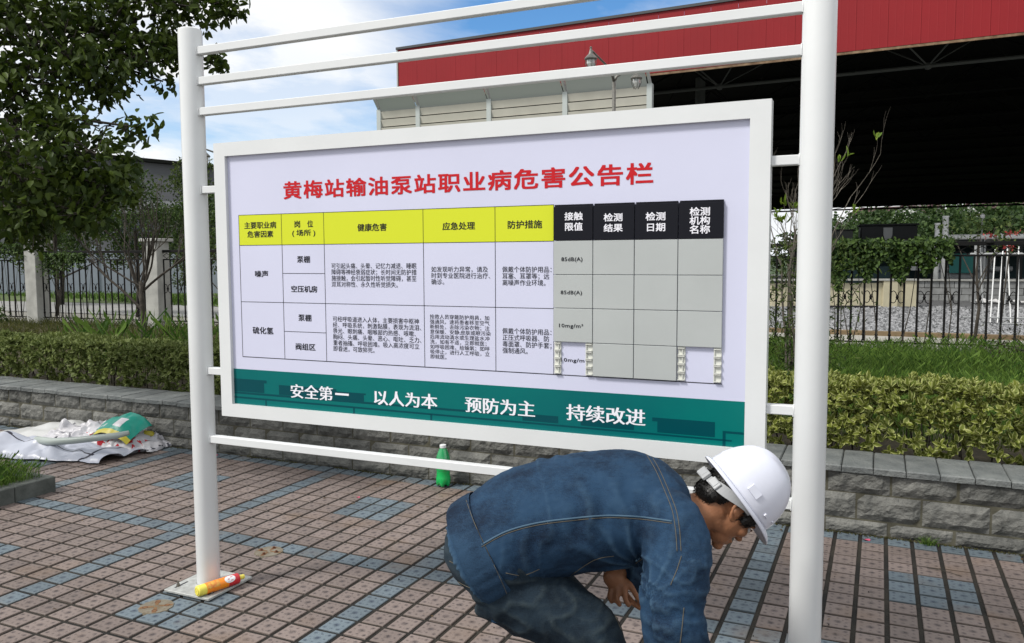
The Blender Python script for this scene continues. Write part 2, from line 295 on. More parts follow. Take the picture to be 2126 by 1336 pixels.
def blades(name, x, y, z, h, w, mats, lean=0.35):
    n = len(x); a = rng.random(n) * 2 * np.pi; b = rng.random(n) * 2 * np.pi
    dx = np.cos(a) * w; dy = np.sin(a) * w; lx = np.cos(b) * h * lean * rng.random(n); ly = np.sin(b) * h * lean * rng.random(n)
    P = np.stack([x, y, z], 1)
    V = np.stack([P + np.stack([-dx, -dy, 0 * dx], 1), P + np.stack([dx, dy, 0 * dx], 1), P + np.stack([dx * .7 + lx * .35, dy * .7 + ly * .35, h * .6], 1), P + np.stack([-dx * .7 + lx * .35, -dy * .7 + ly * .35, h * .6], 1),
                  P + np.stack([lx + 0.1 * dx, ly, h * (1 - 0.12 * rng.random(n))], 1), P + np.stack([lx, ly, h], 1)], 1)
    F = (np.array([(0, 1, 2, 3), (3, 2, 4, 5)])[None] + (np.arange(n) * 6)[:, None, None]).reshape(-1, 4)
    U = np.stack([np.zeros((n, 8)), np.broadcast_to(rng.random(n)[:, None], (n, 8))], -1).reshape(-1, 2)
    return npmesh(name, V.reshape(-1, 3), F, mats, U)
def pix(p):                                                       # where a point shows (used only to rank pieces by size)
    q = Vector(p) - EYE; d = q.dot(RF)
    return (1063 + 1668 * q.dot(RX) / d, 668 + 1668 * q.dot(RD) / d, d) if d > 0.05 else (-1e9, 0, d)

# ------------------------------------------------------------------ setting: ground sheets
g = MB().add([(-400, -400, -0.03), (400, -400, -0.03), (400, 0.2, -0.03), (-400, 0.2, -0.03)], [(0, 1, 2, 3)]); o = g.build('ground', mat('plain_ground', (0.16, 0.15, 0.13), 0.9, var=0.3, vscale=0.5)); tag(o, kind='structure')
g = MB().add([(-400, 0.12, 0.26), (400, 0.12, 0.26), (400, 500, 0.26), (-400, 500, 0.26)], [(0, 1, 2, 3)]); o = g.build('yard_ground', mat('yard_earth', (0.16, 0.155, 0.135), 0.95, col2=(0.24, 0.23, 0.20), vscale=0.4, bump=0.4)); tag(o, kind='structure')
g = MB().add([(-16, 0.30, 0.33), (12, 0.30, 0.33), (12, 7.6, 0.33), (-16, 5.45, 0.33)], [(0, 1, 2, 3)]); o = g.build('planting_bed', SOIL); tag(o, kind='structure')
# yard beyond the fence: concrete path, gravel bed, road on the left
o = MB().box(-2, 14, 7.6, 9.75, 0.10, 0.29).build('concrete_path', mat('path_concrete', (0.30, 0.29, 0.26), 0.9, var=0.12, vscale=1.5, bump=0.3)); tag(o, kind='structure')
o = MB().box(-2, 14, 9.75, 9.93, 0.10, 0.36).build('gravel_edging', mat('edging_brown', (0.17, 0.12, 0.065), 0.9, var=0.3, vscale=3)); tag(o, kind='structure')
o = MB().add([(-2, 9.94, 0.30), (14, 9.94, 0.30), (14, 26, 0.30), (-2, 26, 0.30)], [(0, 1, 2, 3)]).build('gravel_bed_base', mat('gravel_fines', (0.10, 0.102, 0.105), 0.9, var=0.5, vscale=14, bump=1.0)); tag(o, kind='structure')
# gravel stones
n = 26000; gx = rng.uniform(0.5, 11.5, n); gy = 10.0 + 9.0 * rng.random(n) ** 1.4; gs = rng.uniform(0.018, 0.042, n) * (1 + 0.05 * (gy - 10))
TV = np.array([(1, 0, 0), (0, 1, 0), (-1, 0, 0), (0, -1, 0), (0.1, 0.1, 0.75)]); TF = np.array([(0, 1, 4), (1, 2, 4), (2, 3, 4), (3, 0, 4)])
ang = rng.random(n) * 6.28; jit = rng.uniform(0.6, 1.3, (n, 5, 1)); X = TV[None] * jit * gs[:, None, None]
V = np.stack([X[..., 0] * np.cos(ang)[:, None] - X[..., 1] * np.sin(ang)[:, None] + gx[:, None], X[..., 0] * np.sin(ang)[:, None] + X[..., 1] * np.cos(ang)[:, None] + gy[:, None], X[..., 2] + 0.30], -1)
F = (TF[None] + (np.arange(n) * 5)[:, None, None]).reshape(-1, 3)
U = np.stack([np.zeros((n, 12)), np.broadcast_to(rng.random(n)[:, None], (n, 12))], -1).reshape(-1, 2)
GRAV = leafmat('gravel_stone', (0.055, 0.058, 0.060), (0.33, 0.335, 0.345), rough=0.85, trans=0.0)
o = link('gravel', npmesh('gravel', V.reshape(-1, 3), F, GRAV, U)); tag(o, 'grey crushed gravel lying behind the iron fence', 'gravel', kind='stuff')
o = MB().add([(-60, 8.6, 0.275), (-9.5, 9.0, 0.275), (-9.5, 10.6, 0.275), (-14, 12.6, 0.275), (-60, 16.5, 0.275)], [(0, 1, 2, 3, 4)]).build('yard_road', mat('road_concrete', (0.24, 0.24, 0.23), 0.9, var=0.12, vscale=0.8, bump=0.2)); tag(o, kind='structure')

# ------------------------------------------------------------------ paving
pave = MB().box(-9.0, 8.0, -9.0, 0.075, -0.06, -0.0075).build('paving', MORTAR); tag(pave, kind='structure')
def tile_mesh(name, m_):
    h = TP / 2 - 0.0105; hy = TP / 2 - 0.0094; b = 0.003
    v = [(-h, -hy, -0.011), (h, -hy, -0.011), (h, hy, -0.011), (-h, hy, -0.011), (-h, -hy, -0.002), (h, -hy, -0.002), (h, hy, -0.002), (-h, hy, -0.002), (-h + b, -hy + b, 0.0), (h - b, -hy + b, 0.0), (h - b, hy - b, 0.0), (-h + b, hy - b, 0.0)]
    f = [(0, 1, 5, 4), (1, 2, 6, 5), (2, 3, 7, 6), (3, 0, 4, 7), (4, 5, 9, 8), (5, 6, 10, 9), (6, 7, 11, 10), (7, 4, 8, 11), (8, 9, 10, 11)]
    return v, f
tv, tf = tile_mesh('tile', None)
def isblue(i, j):
    if j <= 0: return True
    if i % 12 == 0 or j % 12 == 11: return True
    return (i % 12 in (5, 6, 7)) and (((j + 1) % 12) in (5, 6, 7))
cells = []
for i in range(-66, 60):
    for j in range(0, 66):
        x, y = i * TP, -j * TP
        if x < -1.45 and -3.6 < y < -1.2 and x > -9: 
            if x < -1.50 and y < -1.2 and y > -3.6 and x < -1.47 - (-(y) - 1.25) * 0.0: continue
        u, v, d = pix((x, y, 0)); vis = -40 < u < 2166 and -40 < v < 1376 and d > 0
        cells.append((d if vis else 1e6 + d, i, j, x, y))
cells.sort()
meP = MB().add(tv, tf).mesh('tile', TPINK); meB = MB().add(tv, tf).mesh('tile_blue', TBLUE)
rest = {0: MB(), 1: MB()}
for k, (d, i, j, x, y) in enumerate(cells):
    dz = random.uniform(-0.002, 0.0015); ax = random.gauss(0, 0.007); ay = random.gauss(0, 0.007)
    blue = isblue(i, j)
    if k < 300: link('tile', meB if blue else meP, pave, (x, y, dz), (ax, ay, random.uniform(-0.008, 0.008)))
    else: rest[1 if blue else 0].add([(p[0] + x, p[1] + y, p[2] + dz + p[0] * ay + p[1] * ax) for p in tv], tf)
a = rest[0]; a.add(rest[1].v, rest[1].f, 1)
o = a.build('tile_field', [TPINK, TBLUE], pave); tag(o, kind='stuff')

# ------------------------------------------------------------------ low stone wall
wall = MB().box(-16, 12, 0.078, 0.40, -0.03, 0.372).build('low_wall', STONEM); tag(wall, 'low garden wall of grey split stone blocks with a flat stone coping', 'wall')
def rock_block(w, h, seed, dep=0.02):
    mb = MB(); nx, nz = 9, 5; vs = []
    for k in range(nz):
        for i in range(nx):
            x = (i / (nx - 1) - 0.5) * w; z = (k / (nz - 1) - 0.5) * h
            ex = min((i) / (nx - 1), 1 - i / (nx - 1)) * w; ez = min(k / (nz - 1), 1 - k / (nz - 1)) * h
            e = min(ex, ez); bul = min(1, e / 0.028)
            nn = noise.fractal(Vector((x * 14 + seed * 7.3, z * 20, seed * 3.1)), 1.0, 2.0, 3)
            vs.append((x, -bul * (dep + 0.013 * nn) - (0.0 if e <= 0 else 0.001), z))
    fs = [(k * nx + i, k * nx + i + 1, (k + 1) * nx + i + 1, (k + 1) * nx + i) for k in range(nz - 1) for i in range(nx - 1)]
    mb.add(vs, fs)
    b = 0.035; ring = [i for i in range(nx)] + [k * nx + nx - 1 for k in range(1, nz)] + [(nz - 1) * nx + i for i in range(nx - 2, -1, -1)] + [k * nx for k in range(nz - 2, 0, -1)]
    base = len(mb.v); mb.v += [(mb.v[i][0], b, mb.v[i][2]) for i in ring]
    L = len(ring)
    for q in range(L): r2 = (q + 1) % L; mb.f.append((ring[q], base + q, base + r2, ring[r2])); mb.mi.append(0)
    return mb.mesh('stone_block', STONE)
bl = [rock_block(0.325, 0.145, s) for s in range(7)]; bs = [rock_block(0.325, 0.078, s + 20, 0.015) for s in range(5)]
for c, (z, off, ms) in enumerate(((0.036, 3.771, bs), (0.157, 3.603, bl), (0.309, 3.779, bl))):
    for k in range(-37, 14):
        x = off + 0.1675 + 0.335 * k
        if x > 8.2: continue
        link('stone_block', random.choice(ms), wall, (x, 0.078 + random.uniform(-0.003, 0.002), z), (0, 0, 0))
capm = []
for s in range(5):
    mb = MB(); hx = 0.0815; vs = []
    for (zz, ins) in ((-0.03, 0), (0.0, 0.0), (0.007, 0.006)):
        for (sx, sy) in ((-1, -1), (1, -1), (1, 1), (-1, 1)): vs.append((sx * (hx - ins), sy * (0.195 - ins), zz + (0.004 * noise.noise(Vector((sx + s, sy, s * 2))))))
    vs.append((0, 0, 0.008))
    mb.add(vs, [(0, 1, 5, 4), (1, 2, 6, 5), (2, 3, 7, 6), (3, 0, 4, 7), (4, 5, 9, 8), (5, 6, 10, 9), (6, 7, 11, 10), (7, 4, 8, 11), (8, 9, 12), (9, 10, 12), (10, 11, 12), (11, 8, 12)])
    capm.append(mb.mesh('coping_stone', CAPST))
for k in range(-72, 28):
    x = 3.603 + 0.1675 * k
    link('coping_stone', random.choice(capm), wall, (x, 0.235 + random.uniform(-0.003, 0.003), 0.392 + random.uniform(-0.002, 0.002)), (random.uniform(0.0, 0.02), random.uniform(-0.01, 0.01), 0.0))

# ------------------------------------------------------------------ notice board
SL = Vector((0.76, -2.03, 0)); ANG = math.atan2(0.01494555, 0.99988831); SPAN = 2.7296
sign = empty('notice_board', SL, ANG, 'large white steel notice board on two round posts with a printed hazard table', 'notice board')
def post(x):
    M = Matrix.Translation((x, 0, 0)); b = MB().lathe([(0.052, 0.012), (0.054, 0.018), (0.054, 2.635), (0.052, 2.645), (0.045, 2.65)], 40, M)
    return b.build('post', WHITE, sign, auto=40)
post(0.0); post(SPAN)
for x in (0.0, SPAN):
    pl = MB(); pl.bbox(x - 0.14, x + 0.14, -0.145, 0.145, 0.006, 0.018, 0.002); bp_ = pl.build('base_plate', PLATE, sign)
    for (sx, sy) in ((-1, -1), (1, -1), (1, 1), (-1, 1)):
        MB().box(x + sx * 0.105 - 0.005, x + sx * 0.105 + 0.005, sy * 0.07 - 0.04, sy * 0.07 + 0.04, 0.0175, 0.0187).build('slot', INK, bp_)
        bo = MB(); bo.lathe([(0.010, 0.018), (0.010, 0.021)], 16, Matrix.Translation((x + sx * 0.105, sy * 0.09, 0))); bo.lathe([(0.0085, 0.021), (0.0085, 0.029)], 6, Matrix.Translation((x + sx * 0.105, sy * 0.09, 0))); bo.lathe([(0.0045, 0.029), (0.0045, 0.044)], 10, Matrix.Translation((x + sx * 0.105, sy * 0.09, 0)))
        bo.build('bolt', STEEL, bp_)
    wl = MB(); wl.lathe([(0.062, 0.018), (0.056, 0.024)], 32, Matrix.Translation((x, 0, 0)), caps=False); wl.build('weld', PLATE, bp_, smooth=True)
GRIME = mat('grime', (0.30, 0.29, 0.26), 0.8, var=0.4, vscale=40)
def bar(name, x0, x1, z0, z1, d=0.017, parent=None): return MB().bbox(x0, x1, -d, d, z0, z1, 0.0025).build(name, WHITE, parent or sign)
for z in (2.545, 2.408, 2.269, 0.735): bar('rail', 0.046, SPAN - 0.046, z - 0.0175, z + 0.0175)
for z in (1.911, 1.063):
    bar('connector', 0.046, 0.152, z - 0.0165, z + 0.0165); bar('connector', 2.586, SPAN - 0.046, z - 0.0165, z + 0.0165)
for x in (0.0, SPAN):
    for z in (2.545, 2.408, 2.269, 0.735, 1.911, 1.063):
        sg_ = 1 if x == 0 else -1; xw = x + sg_ * 0.0525; wb = MB(); loop = [(xw, a_ * 0.0185, z + b_ * 0.019) for a_, b_ in ((-1, -1), (0, -1.05), (1, -1), (1.05, 0), (1, 1), (0, 1.05), (-1, 1), (-1.05, 0), (-1, -1))]; wb.tube([(p[0] + sg_ * random.uniform(-.001, .001), p[1], p[2]) for p in loop], [random.uniform(0.002, 0.0034) for _ in loop], 6, caps=False); wb.build('weld', WHITE, sign, smooth=True)
fx0, fx1, fz0, fz1 = 0.151, 2.5875, 0.860, 2.115; ix0, ix1, iz0, iz1 = 0.2155, 2.5185, 0.9195, 2.0545
fr = MB(); FD = 0.035
def mitre(q):
    # q: outer a, outer b, inner b, inner a  -> a beam with front, back, outer and inner faces
    pts = [(x, -FD, z) for x, z in q] + [(x, 0.020, z) for x, z in q]
    return pts
for q in (((fx0, fz0), (fx1, fz0), (ix1, iz0), (ix0, iz0)), ((fx1, fz0), (fx1, fz1), (ix1, iz1), (ix1, iz0)), ((fx1, fz1), (fx0, fz1), (ix0, iz1), (ix1, iz1)), ((fx0, fz1), (fx0, fz0), (ix0, iz0), (ix0, iz1))):
    f = MB(); f.add(mitre(q), [(0, 1, 2, 3), (7, 6, 5, 4), (0, 4, 5, 1), (2, 6, 7, 3), (1, 5, 6, 2), (3, 7, 4, 0)]); me = f.mesh('frame_member', WHITE)
    bm = bmesh.new(); bm.from_mesh(me); bmesh.ops.recalc_face_normals(bm, faces=bm.faces[:])
    bm.to_mesh(me); bm.free()
    link('frame_member', me, sign)
PF = -0.018
panel = MB().box(ix0 - 0.003, ix1 + 0.003, PF, 0.012, iz0 - 0.003, iz1 + 0.003).build('panel', PANEL, sign)
LAY = [0.0004]
def flat(name, pts, m_, lay=1, parent=None):
    y = PF - 0.0004 * lay
    return MB().poly([(x, y, z) for x, z in pts]).build(name, m_, parent or sign)
gb = flat('green_band', [(ix0 - 0.002, iz0 - 0.002), (ix1 + 0.002, iz0 - 0.002), (ix1 + 0.002, 1.0835), (ix0 - 0.002, 1.0835)], GRN, 1)
# dark skyline of buildings and pipes printed on the band
sk = MB(); ys = PF - 0.0008
def S2(pts): sk.poly([(x, ys, z) for x, z in pts])
S2([(.214, .9785), (.392, .9785), (.392, 1.024), (.407, 1.024), (.407, 1.0375), (.214, 1.0375)])
S2([(.476, .9775), (.777, .9775), (.777, 1.0105), (.79, 1.0105), (.79, 1.0215), (.476, 1.0215)])
S2([(.7775, .9765), (.933, .9765), (.933, 1.005), (.9425, 1.005), (.9425, 1.012), (.79, 1.012), (.79, 1.0102), (.7775, 1.0102)])
S2([(.214, .9675), (1.672, .9675), (1.672, .976), (.214, .976)])
S2([(.214, .9465), (2.474, .9385), (2.474, .9445), (.214, .9545)])
for x in (.396, .876, 1.258): S2([(x, .9195), (x + .009, .9195), (x + .009, .9462), (x, .9462)])
S2([(1.672, .9526), (1.822, .9526), (1.822, .980), (1.672, .980)])
S2([(1.913, .9518), (2.121, .9510), (2.121, .990), (1.913, .990)])
S2([(2.208, .9505), (2.415, .9495), (2.415, 1.004), (2.189, 1.004), (2.189, .990), (2.208, .990)])
S2([(2.442, .9195), (2.4525, .9195), (2.4525, .967), (2.514, .967), (2.514, .975), (2.442, .975)])
sk.build('printed_skyline', GRND, sign)
# table: yellow header, rules
flat('yellow_header', [(.2725, 1.6515), (1.8045, 1.6515), (1.8045, 1.7875), (.2725, 1.7875)], YEL, 1)
ru = MB(); yr = PF - 0.0008; w = 0.0011
def H(z, a, b, t=w): ru.poly([(a, yr, z - t), (b, yr, z - t), (b, yr, z + t), (a, yr, z + t)])
def Vv(x, a, b, t=w): ru.poly([(x - t, yr - .0001, a), (x + t, yr - .0001, a), (x + t, yr - .0001, b), (x - t, yr - .0001, b)])
H(1.788, .272, 1.805); H(1.6515, .272, 1.805); H(1.395, .272, 1.803); H(1.1415, .272, 2.437, 0.0016); H(1.525, .515, .7427); H(1.2665, .515, .7427)
for x in (.2725, .5145, .7427, 1.2353, 1.5584): Vv(x, 1.1415, 1.788)
Vv(1.8035, 1.1415, 1.788)
ru.build('table_rules', INK, sign)
def text(body, s0, s1, z0, z1, m_, bold=0.0, song=False, y=PF - 0.0012, name='lettering', sp=1.0, shear=0.0, parent=None, ch=0.0):
    c = bpy.data.curves.new(name, 'FONT'); c.body = body; c.size = 1.0; c.offset = 0.0; c.space_line = sp; c.resolution_u = 2; c.fill_mode = 'FRONT'; c.align_x = 'LEFT'; c.space_character = 1 + ch
    t_ = bpy.data.objects.new(name, c); COL.objects.link(t_)
    dg = bpy.context.evaluated_depsgraph_get(); dg.update()
    me = bpy.data.meshes.new_from_object(t_.evaluated_get(dg)); bpy.data.objects.remove(t_); bpy.data.curves.remove(c)
    if bold:                                                      # heavier strokes: the same glyphs laid over each other a hair apart
        bm = bmesh.new(); bm.from_mesh(me); bmesh.ops.triangulate(bm, faces=bm.faces[:]); g0 = bm.faces[:]
        for q, (dx, dy) in enumerate(((bold, 0), (bold * .5, 0), (bold * 1.5, 0), (bold * 2, 0)) if song else ((bold, 0), (0, bold), (bold, bold), (bold * .5, bold * .5))):
            r_ = bmesh.ops.duplicate(bm, geom=bm.verts[:len(me.vertices)] + g0); bmesh.ops.translate(bm, verts=[e for e in r_['geom'] if isinstance(e, bmesh.types.BMVert)], vec=(dx, dy, 0.004 * (q + 1)))
            bm.verts.ensure_lookup_table()
        bm.to_mesh(me); bm.free()
    nv = len(me.vertices); a_ = np.empty(nv * 3, np.float32); me.vertices.foreach_get('co', a_); a_ = a_.reshape(-1, 3)
    lo = a_.min(0); hi = a_.max(0); X = (a_[:, 0] - lo[0]) / (hi[0] - lo[0]) * (s1 - s0) + s0; Z = (a_[:, 1] - lo[1]) / (hi[1] - lo[1]) * (z1 - z0) + z0
    me.vertices.foreach_set('co', np.stack([X, y - a_[:, 2] * 0.004, Z], 1).astype(np.float32).ravel()); me.materials.clear(); me.materials.append(m_); me.update()
    return link(name, me, parent or sign)
text('黄梅站输油泵站职业病危害公告栏', .5306, 2.1843, 1.850, 1.9285, RED, 0.045, name='title_lettering', ch=0.12)
text('主要职业病', .3041, .4857, 1.7255, 1.756, INK, 0.03, name='header_lettering'); text('危害因素', .3205, .468, 1.6857, 1.716, INK, 0.03, name='header_lettering')
text('岗', .5868, .617, 1.7259, 1.7564, INK, 0.03, name='header_lettering'); text('位', .656, .6863, 1.7259, 1.7564, INK, 0.03, name='header_lettering'); text('( 场所 )', .5728, .6977, 1.685, 1.7165, INK, 0.03, name='header_lettering')
text('健康危害', .9161, 1.061, 1.7035, 1.7357, INK, 0.03, name='header_lettering'); text('应急处理', 1.3249, 1.4709, 1.701, 1.7325, INK, 0.03, name='header_lettering'); text('防护措施', 1.6125, 1.7563, 1.701, 1.7325, INK, 0.03, name='header_lettering')
for b_, s0, s1, z1, z0 in (('噪声', .3579, .4335, 1.5375, 1.5076), ('泵棚', .5958, .6653, 1.6021, 1.5722), ('空压机房', .5597, .7012, 1.4716, 1.4422), ('硫化氢', .335, .4535, 1.2821, 1.2499), ('泵棚', .5954, .6653, 1.3452, 1.3149), ('阀组区', .5764, .6837, 1.2163, 1.1858)):
    text(b_, s0, s1, z0, z1, INK, 0.028, name='cell_lettering')
for b_, s0, s1, z1, z0 in (
    ('可引起头痛、头晕、记忆力减退、睡眠\n障碍等神经衰弱症状；长时间无防护措\n施接触，会引起暂时性听觉障碍，甚至\n双耳对称性、永久性听觉损失。', .7779, 1.2013, 1.5701, 1.4677),
    ('如发现听力异常，请及\n时到专业医院进行治疗、\n确诊。', 1.2705, 1.536, 1.5557, 1.4821),
    ('佩戴个体防护用品：\n耳塞、耳罩等；远\n离噪声作业环境。', 1.5883, 1.7943, 1.5556, 1.481),
    ('可经呼吸道进入人体，主要损害中枢神\n经、呼吸系统，刺激黏膜，表现为流泪、\n畏光、眼刺痛、咽喉部灼热感、咳嗽、\n胸闷、头痛、头晕、恶心、呕吐、乏力、\n重者抽搐、呼吸困难。吸入高浓度可立\n即昏迷，可致猝死。', .7791, 1.2201, 1.3411, 1.1881),
    ('抢救人员穿戴防护用具，加\n强通风，速将患者移至空气\n新鲜处，去除污染衣物；注\n意保暖、安静;皮肤或眼污染\n后用流动清水或生理盐水冲\n洗，如有不适，立即就医；\n如呼吸困难，给输氧；如呼\n吸停止，进行人工呼吸，立\n即就医。', 1.2615, 1.5364, 1.361, 1.178),
    ('佩戴个体防护用品：\n正压式呼吸器、防\n毒面罩、防护手套；\n强制通风。', 1.5877, 1.7942, 1.3149, 1.2148)):
    text(b_, s0, s1, z0, z1, INK, 0.0, name='cell_lettering', sp=1.02)
for b_, s0, s1 in (('安全第一', .5422, .8555), ('以人为本', .9834, 1.2928), ('预防为主', 1.4195, 1.7262), ('持续改进', 1.8546, 2.1643)):
    if b_ == '安全第一':
        text('安全第', .5422, .772, .9685, 1.031, PWH, 0.026, song=True, name='slogan_lettering'); text('一', .784, .8555, .9965, 1.0055, PWH, 0.026, song=True, name='slogan_lettering')
    else: text(b_, s0, s1, .9685, 1.031, PWH, 0.026, song=True, name='slogan_lettering')
# sliding cards: black heads and grey blanks, two clip strips left bare at the bottom
cx = [1.806, 1.9628, 2.1201, 2.2786, 2.4365]; cz = [1.787, 1.652, 1.5245, 1.398, 1.2695, 1.1445]
yb = PF - 0.002; yf = PF - 0.0135
for k in range(4):
    a_, b_ = cx[k] + 0.0012, cx[k + 1] - 0.0012
    hd = MB().bbox(a_, b_, yf, yb, cz[1] + 0.0012, cz[0] - 0.008, 0.0012).build('header_card', CARDB, sign)
    MB().bbox(a_ + 0.002, b_ - 0.001, yb - 0.004, yb, cz[0] - 0.0078, cz[0], 0.0008).build('card_lip', CARDB, sign)
    for q in range(4):
        if q == 3 and k in (0, 3): continue
        MB().bbox(a_, b_, yf + 0.001 * random.random(), yb, cz[q + 2] + 0.001, cz[q + 1] - 0.001, 0.0012).build('blank_card', ALU, sign)
yt = yf - 0.0006
for b_, s0, s1, z1, z0 in (('接触\n限值', 1.8514, 1.9239, 1.7578, 1.6884), ('检测\n结果', 2.0044, 2.0766, 1.7496, 1.6816), ('检测\n日期', 2.1612, 2.2327, 1.7494, 1.6805), ('检测\n机构\n名称', 2.3184, 2.3899, 1.7624, 1.6698)):
    text(b_, s0, s1, z0, z1, PWH, 0.035, y=yt, name='card_lettering', sp=1.0 if '机' in b_ else 1.22)
for b_, s0, s1, z1, z0 in (('85dB(A)', 1.839, 1.9226, 1.5903, 1.5709), ('85dB(A)', 1.8364, 1.9212, 1.4651, 1.4464), ('10mg/m³', 1.8301, 1.9259, 1.3398, 1.3205)):
    text(b_, s0, s1, z0, z1, INK, 0.02, y=yt, name='card_lettering', ch=0.08)
text('10mg/m³', 1.8335, 1.9375, 1.189, 1.2075, INK, 0.02, name='cell_lettering', ch=0.08)
for k in (0, 3):
    for side in (0, 1):
        x0 = cx[k] + 0.002 if side == 0 else cx[k + 1] - 0.029; x1 = x0 + 0.027
        st = MB().box(x0, x1, yb - 0.002, yb + 0.0015, cz[5] + 0.001, cz[4] - 0.001).build('clip_strip', CLIPM, sign)
        zs = np.linspace(cz[5] + 0.003, cz[4] - 0.003, 5)
        for q in range(4):
            c_ = MB(); z0, z1 = zs[q] + 0.001, zs[q + 1] - 0.001
            c_.box(x0 + 0.001, x1 - 0.002, yf + 0.001, yb - 0.002, z0, z0 + 0.0028); c_.box(x0 + 0.001, x1 - 0.002, yf + 0.001, yb - 0.002, z1 - 0.0028, z1)
            c_.box(x0 + (0.0012 if side else 0.016), x0 + (0.0042 if side else 0.019), yf + 0.004, yb - 0.002, z0 + 0.003, z1 - 0.003); c_.build('clip', CLIPM, st)

# ------------------------------------------------------------------ small things on the paving
# green bottle
Mb = Matrix.Translation((0.945, -0.045, 0.0))
GB = mat('bottle_green', (0.0, 0.42, 0.09), 0.12, spec=0.7, coat=0.5)
GBL = mat('bottle_green_upper', (0.02, 0.38, 0.12), 0.10, spec=0.8, coat=0.6, trans=0.25)
CAPW = mat('bottle_cap_white', (0.72, 0.74, 0.74), 0.4)
bt = empty('soda_bottle', (0.945, -0.045, 0), 0, 'green plastic soda bottle with a white cap standing on the paving by the low wall', 'bottle')
seg = 40; prof = [(0.004, 0.012), (0.018, 0.008), (0.026, 0.0), (0.031, 0.006), (0.0335, 0.02), (0.0345, 0.04), (0.0335, 0.055), (0.0315, 0.068), (0.0315, 0.092), (0.0325, 0.098), (0.0325, 0.150), (0.0320, 0.156), (0.0335, 0.165), (0.0315, 0.185), (0.0240, 0.212), (0.0165, 0.232), (0.0135, 0.240), (0.0130, 0.248)]
mbt = MB(); vs = []
prof = [(r_ * 1.5, z_ * 1.14) for r_, z_ in prof]
for r, z in prof:
    for k in range(seg):
        a_ = 2 * math.pi * k / seg; rr = r; zz = z
        if z < 0.05 and r > 0.015: f_ = (0.5 + 0.5 * math.cos(5 * a_)) * (1 - z / 0.05); zz = z + 0.016 * (1 - (0.5 + 0.5 * math.cos(5 * a_))) * (1 - z / 0.05); rr = r * (1 - 0.16 * (1 - (0.5 + 0.5 * math.cos(5 * a_))) * (1 - z / 0.05))
        vs.append((rr * math.cos(a_), rr * math.sin(a_), zz))
fs = [(i * seg + k, i * seg + (k + 1) % seg, (i + 1) * seg + (k + 1) % seg, (i + 1) * seg + k) for i in range(len(prof) - 1) for k in range(seg)]
mi = [0 if i < 9 else 1 for i in range(len(prof) - 1) for k in range(seg)]
mbt.v = vs; mbt.f = fs; mbt.mi = mi; mbt.build('bottle_body', [GB, GBL], bt, smooth=True)
MB().lathe([(0.0487, 0.115), (0.0492, 0.116), (0.0492, 0.168), (0.0487, 0.169)], 32, caps=False).build('label', GB, bt, smooth=True)
cp = MB(); cp.lathe([(0.0215, 0.272), (0.023, 0.274), (0.023, 0.292), (0.0215, 0.294), (0.002, 0.294)], 24); cp.build('cap', CAPW, bt, auto=35)
# caulk tube lying on the base plate
tube = empty('sealant_tube', (0.836, -2.178, 0.044), 0, 'orange and yellow sealant tube lying on the base plate of the left post', 'tube')
TO = mat('tube_orange', (0.85, 0.16, 0.01), 0.3, col2=(0.90, 0.30, 0.01), vscale=9); TY = mat('tube_yellow', (0.78, 0.68, 0.10), 0.35); TR = mat('tube_red', (0.55, 0.02, 0.03), 0.3); TW = mat('tube_label_white', (0.75, 0.78, 0.8), 0.3)
tube.rotation_euler = (0, 0, math.radians(73)); 
Mx = Matrix.Rotation(math.radians(90), 4, 'Y')
b_ = MB(); b_.lathe([(0.0, 0.0), (0.021, 0.0), (0.024, 0.002), (0.0255, 0.006), (0.0255, 0.040)], 32, Mx, 0, caps=False); b_.build('tube_end', TY, tube, auto=40)
b_ = MB(); b_.lathe([(0.017, -0.002), (0.0145, -0.0022), (0.0145, 0.0005)], 24, Mx, 0, caps=False); b_.lathe([(0.013, -0.0015), (0.002, -0.0015)], 24, Mx, caps=False); b_.build('plunger', TY, tube)
b_ = MB(); b_.lathe([(0.0257, 0.040), (0.0257, 0.150)], 40, Mx, caps=False); b_.build('tube_body', TO, tube, smooth=True)
b_ = MB(); b_.lathe([(0.0257, 0.150), (0.0257, 0.205), (0.024, 0.209), (0.012, 0.212)], 40, Mx, caps=False); b_.build('tube_shoulder', TR, tube, auto=40)
b_ = MB(); b_.lathe([(0.0125, 0.212), (0.0115, 0.238), (0.0105, 0.240), (0.0, 0.241)], 20, Mx, caps=False); b_.build('nozzle_cap', TY, tube, auto=40)
def wrap(poly, m_, name, r=0.0262):            # flat print bent round the tube: (x along, s round)
    mb_ = MB(); mb_.poly([(x, math.sin(s / 0.0257) * r, math.cos(s / 0.0257) * r) for x, s in poly]); mb_.build(name, m_, tube)
# white roundel with dark lettering strokes, picture of oranges
SG = -1
for k in range(10):
    a0 = -math.pi / 2 + math.pi * k / 10; a1 = -math.pi / 2 + math.pi * (k + 1) / 10; c0 = 0.158; s_c = -0.020
    wrap([(c0 + 0.024 * math.cos(t_) * 1.0, s_c + 0.019 * math.sin(a0 if q < 2 else a1)) for q, t_ in enumerate((math.pi - 0, 0, 0, math.pi))][:0] or [(c0 - 0.027 * math.cos(a0), s_c + 0.019 * math.sin(a0)), (c0 + 0.027 * math.cos(a0), s_c + 0.019 * math.sin(a0)), (c0 + 0.027 * math.cos(a1), s_c + 0.019 * math.sin(a1)), (c0 - 0.027 * math.cos(a1), s_c + 0.019 * math.sin(a1))], TW, 'roundel')
for (x0, s0, x1, s1) in ((.146, -.030, .150, -.012), (.146, -.022, .156, -.018), (.154, -.034, .158, -.010), (.160, -.030, .172, -.027), (.164, -.030, .168, -.010), (.160, -.014, .173, -.011)):
    wrap([(x0, s0), (x1, s0), (x1, s1), (x0, s1)], TR, 'label_stroke', 0.0266)
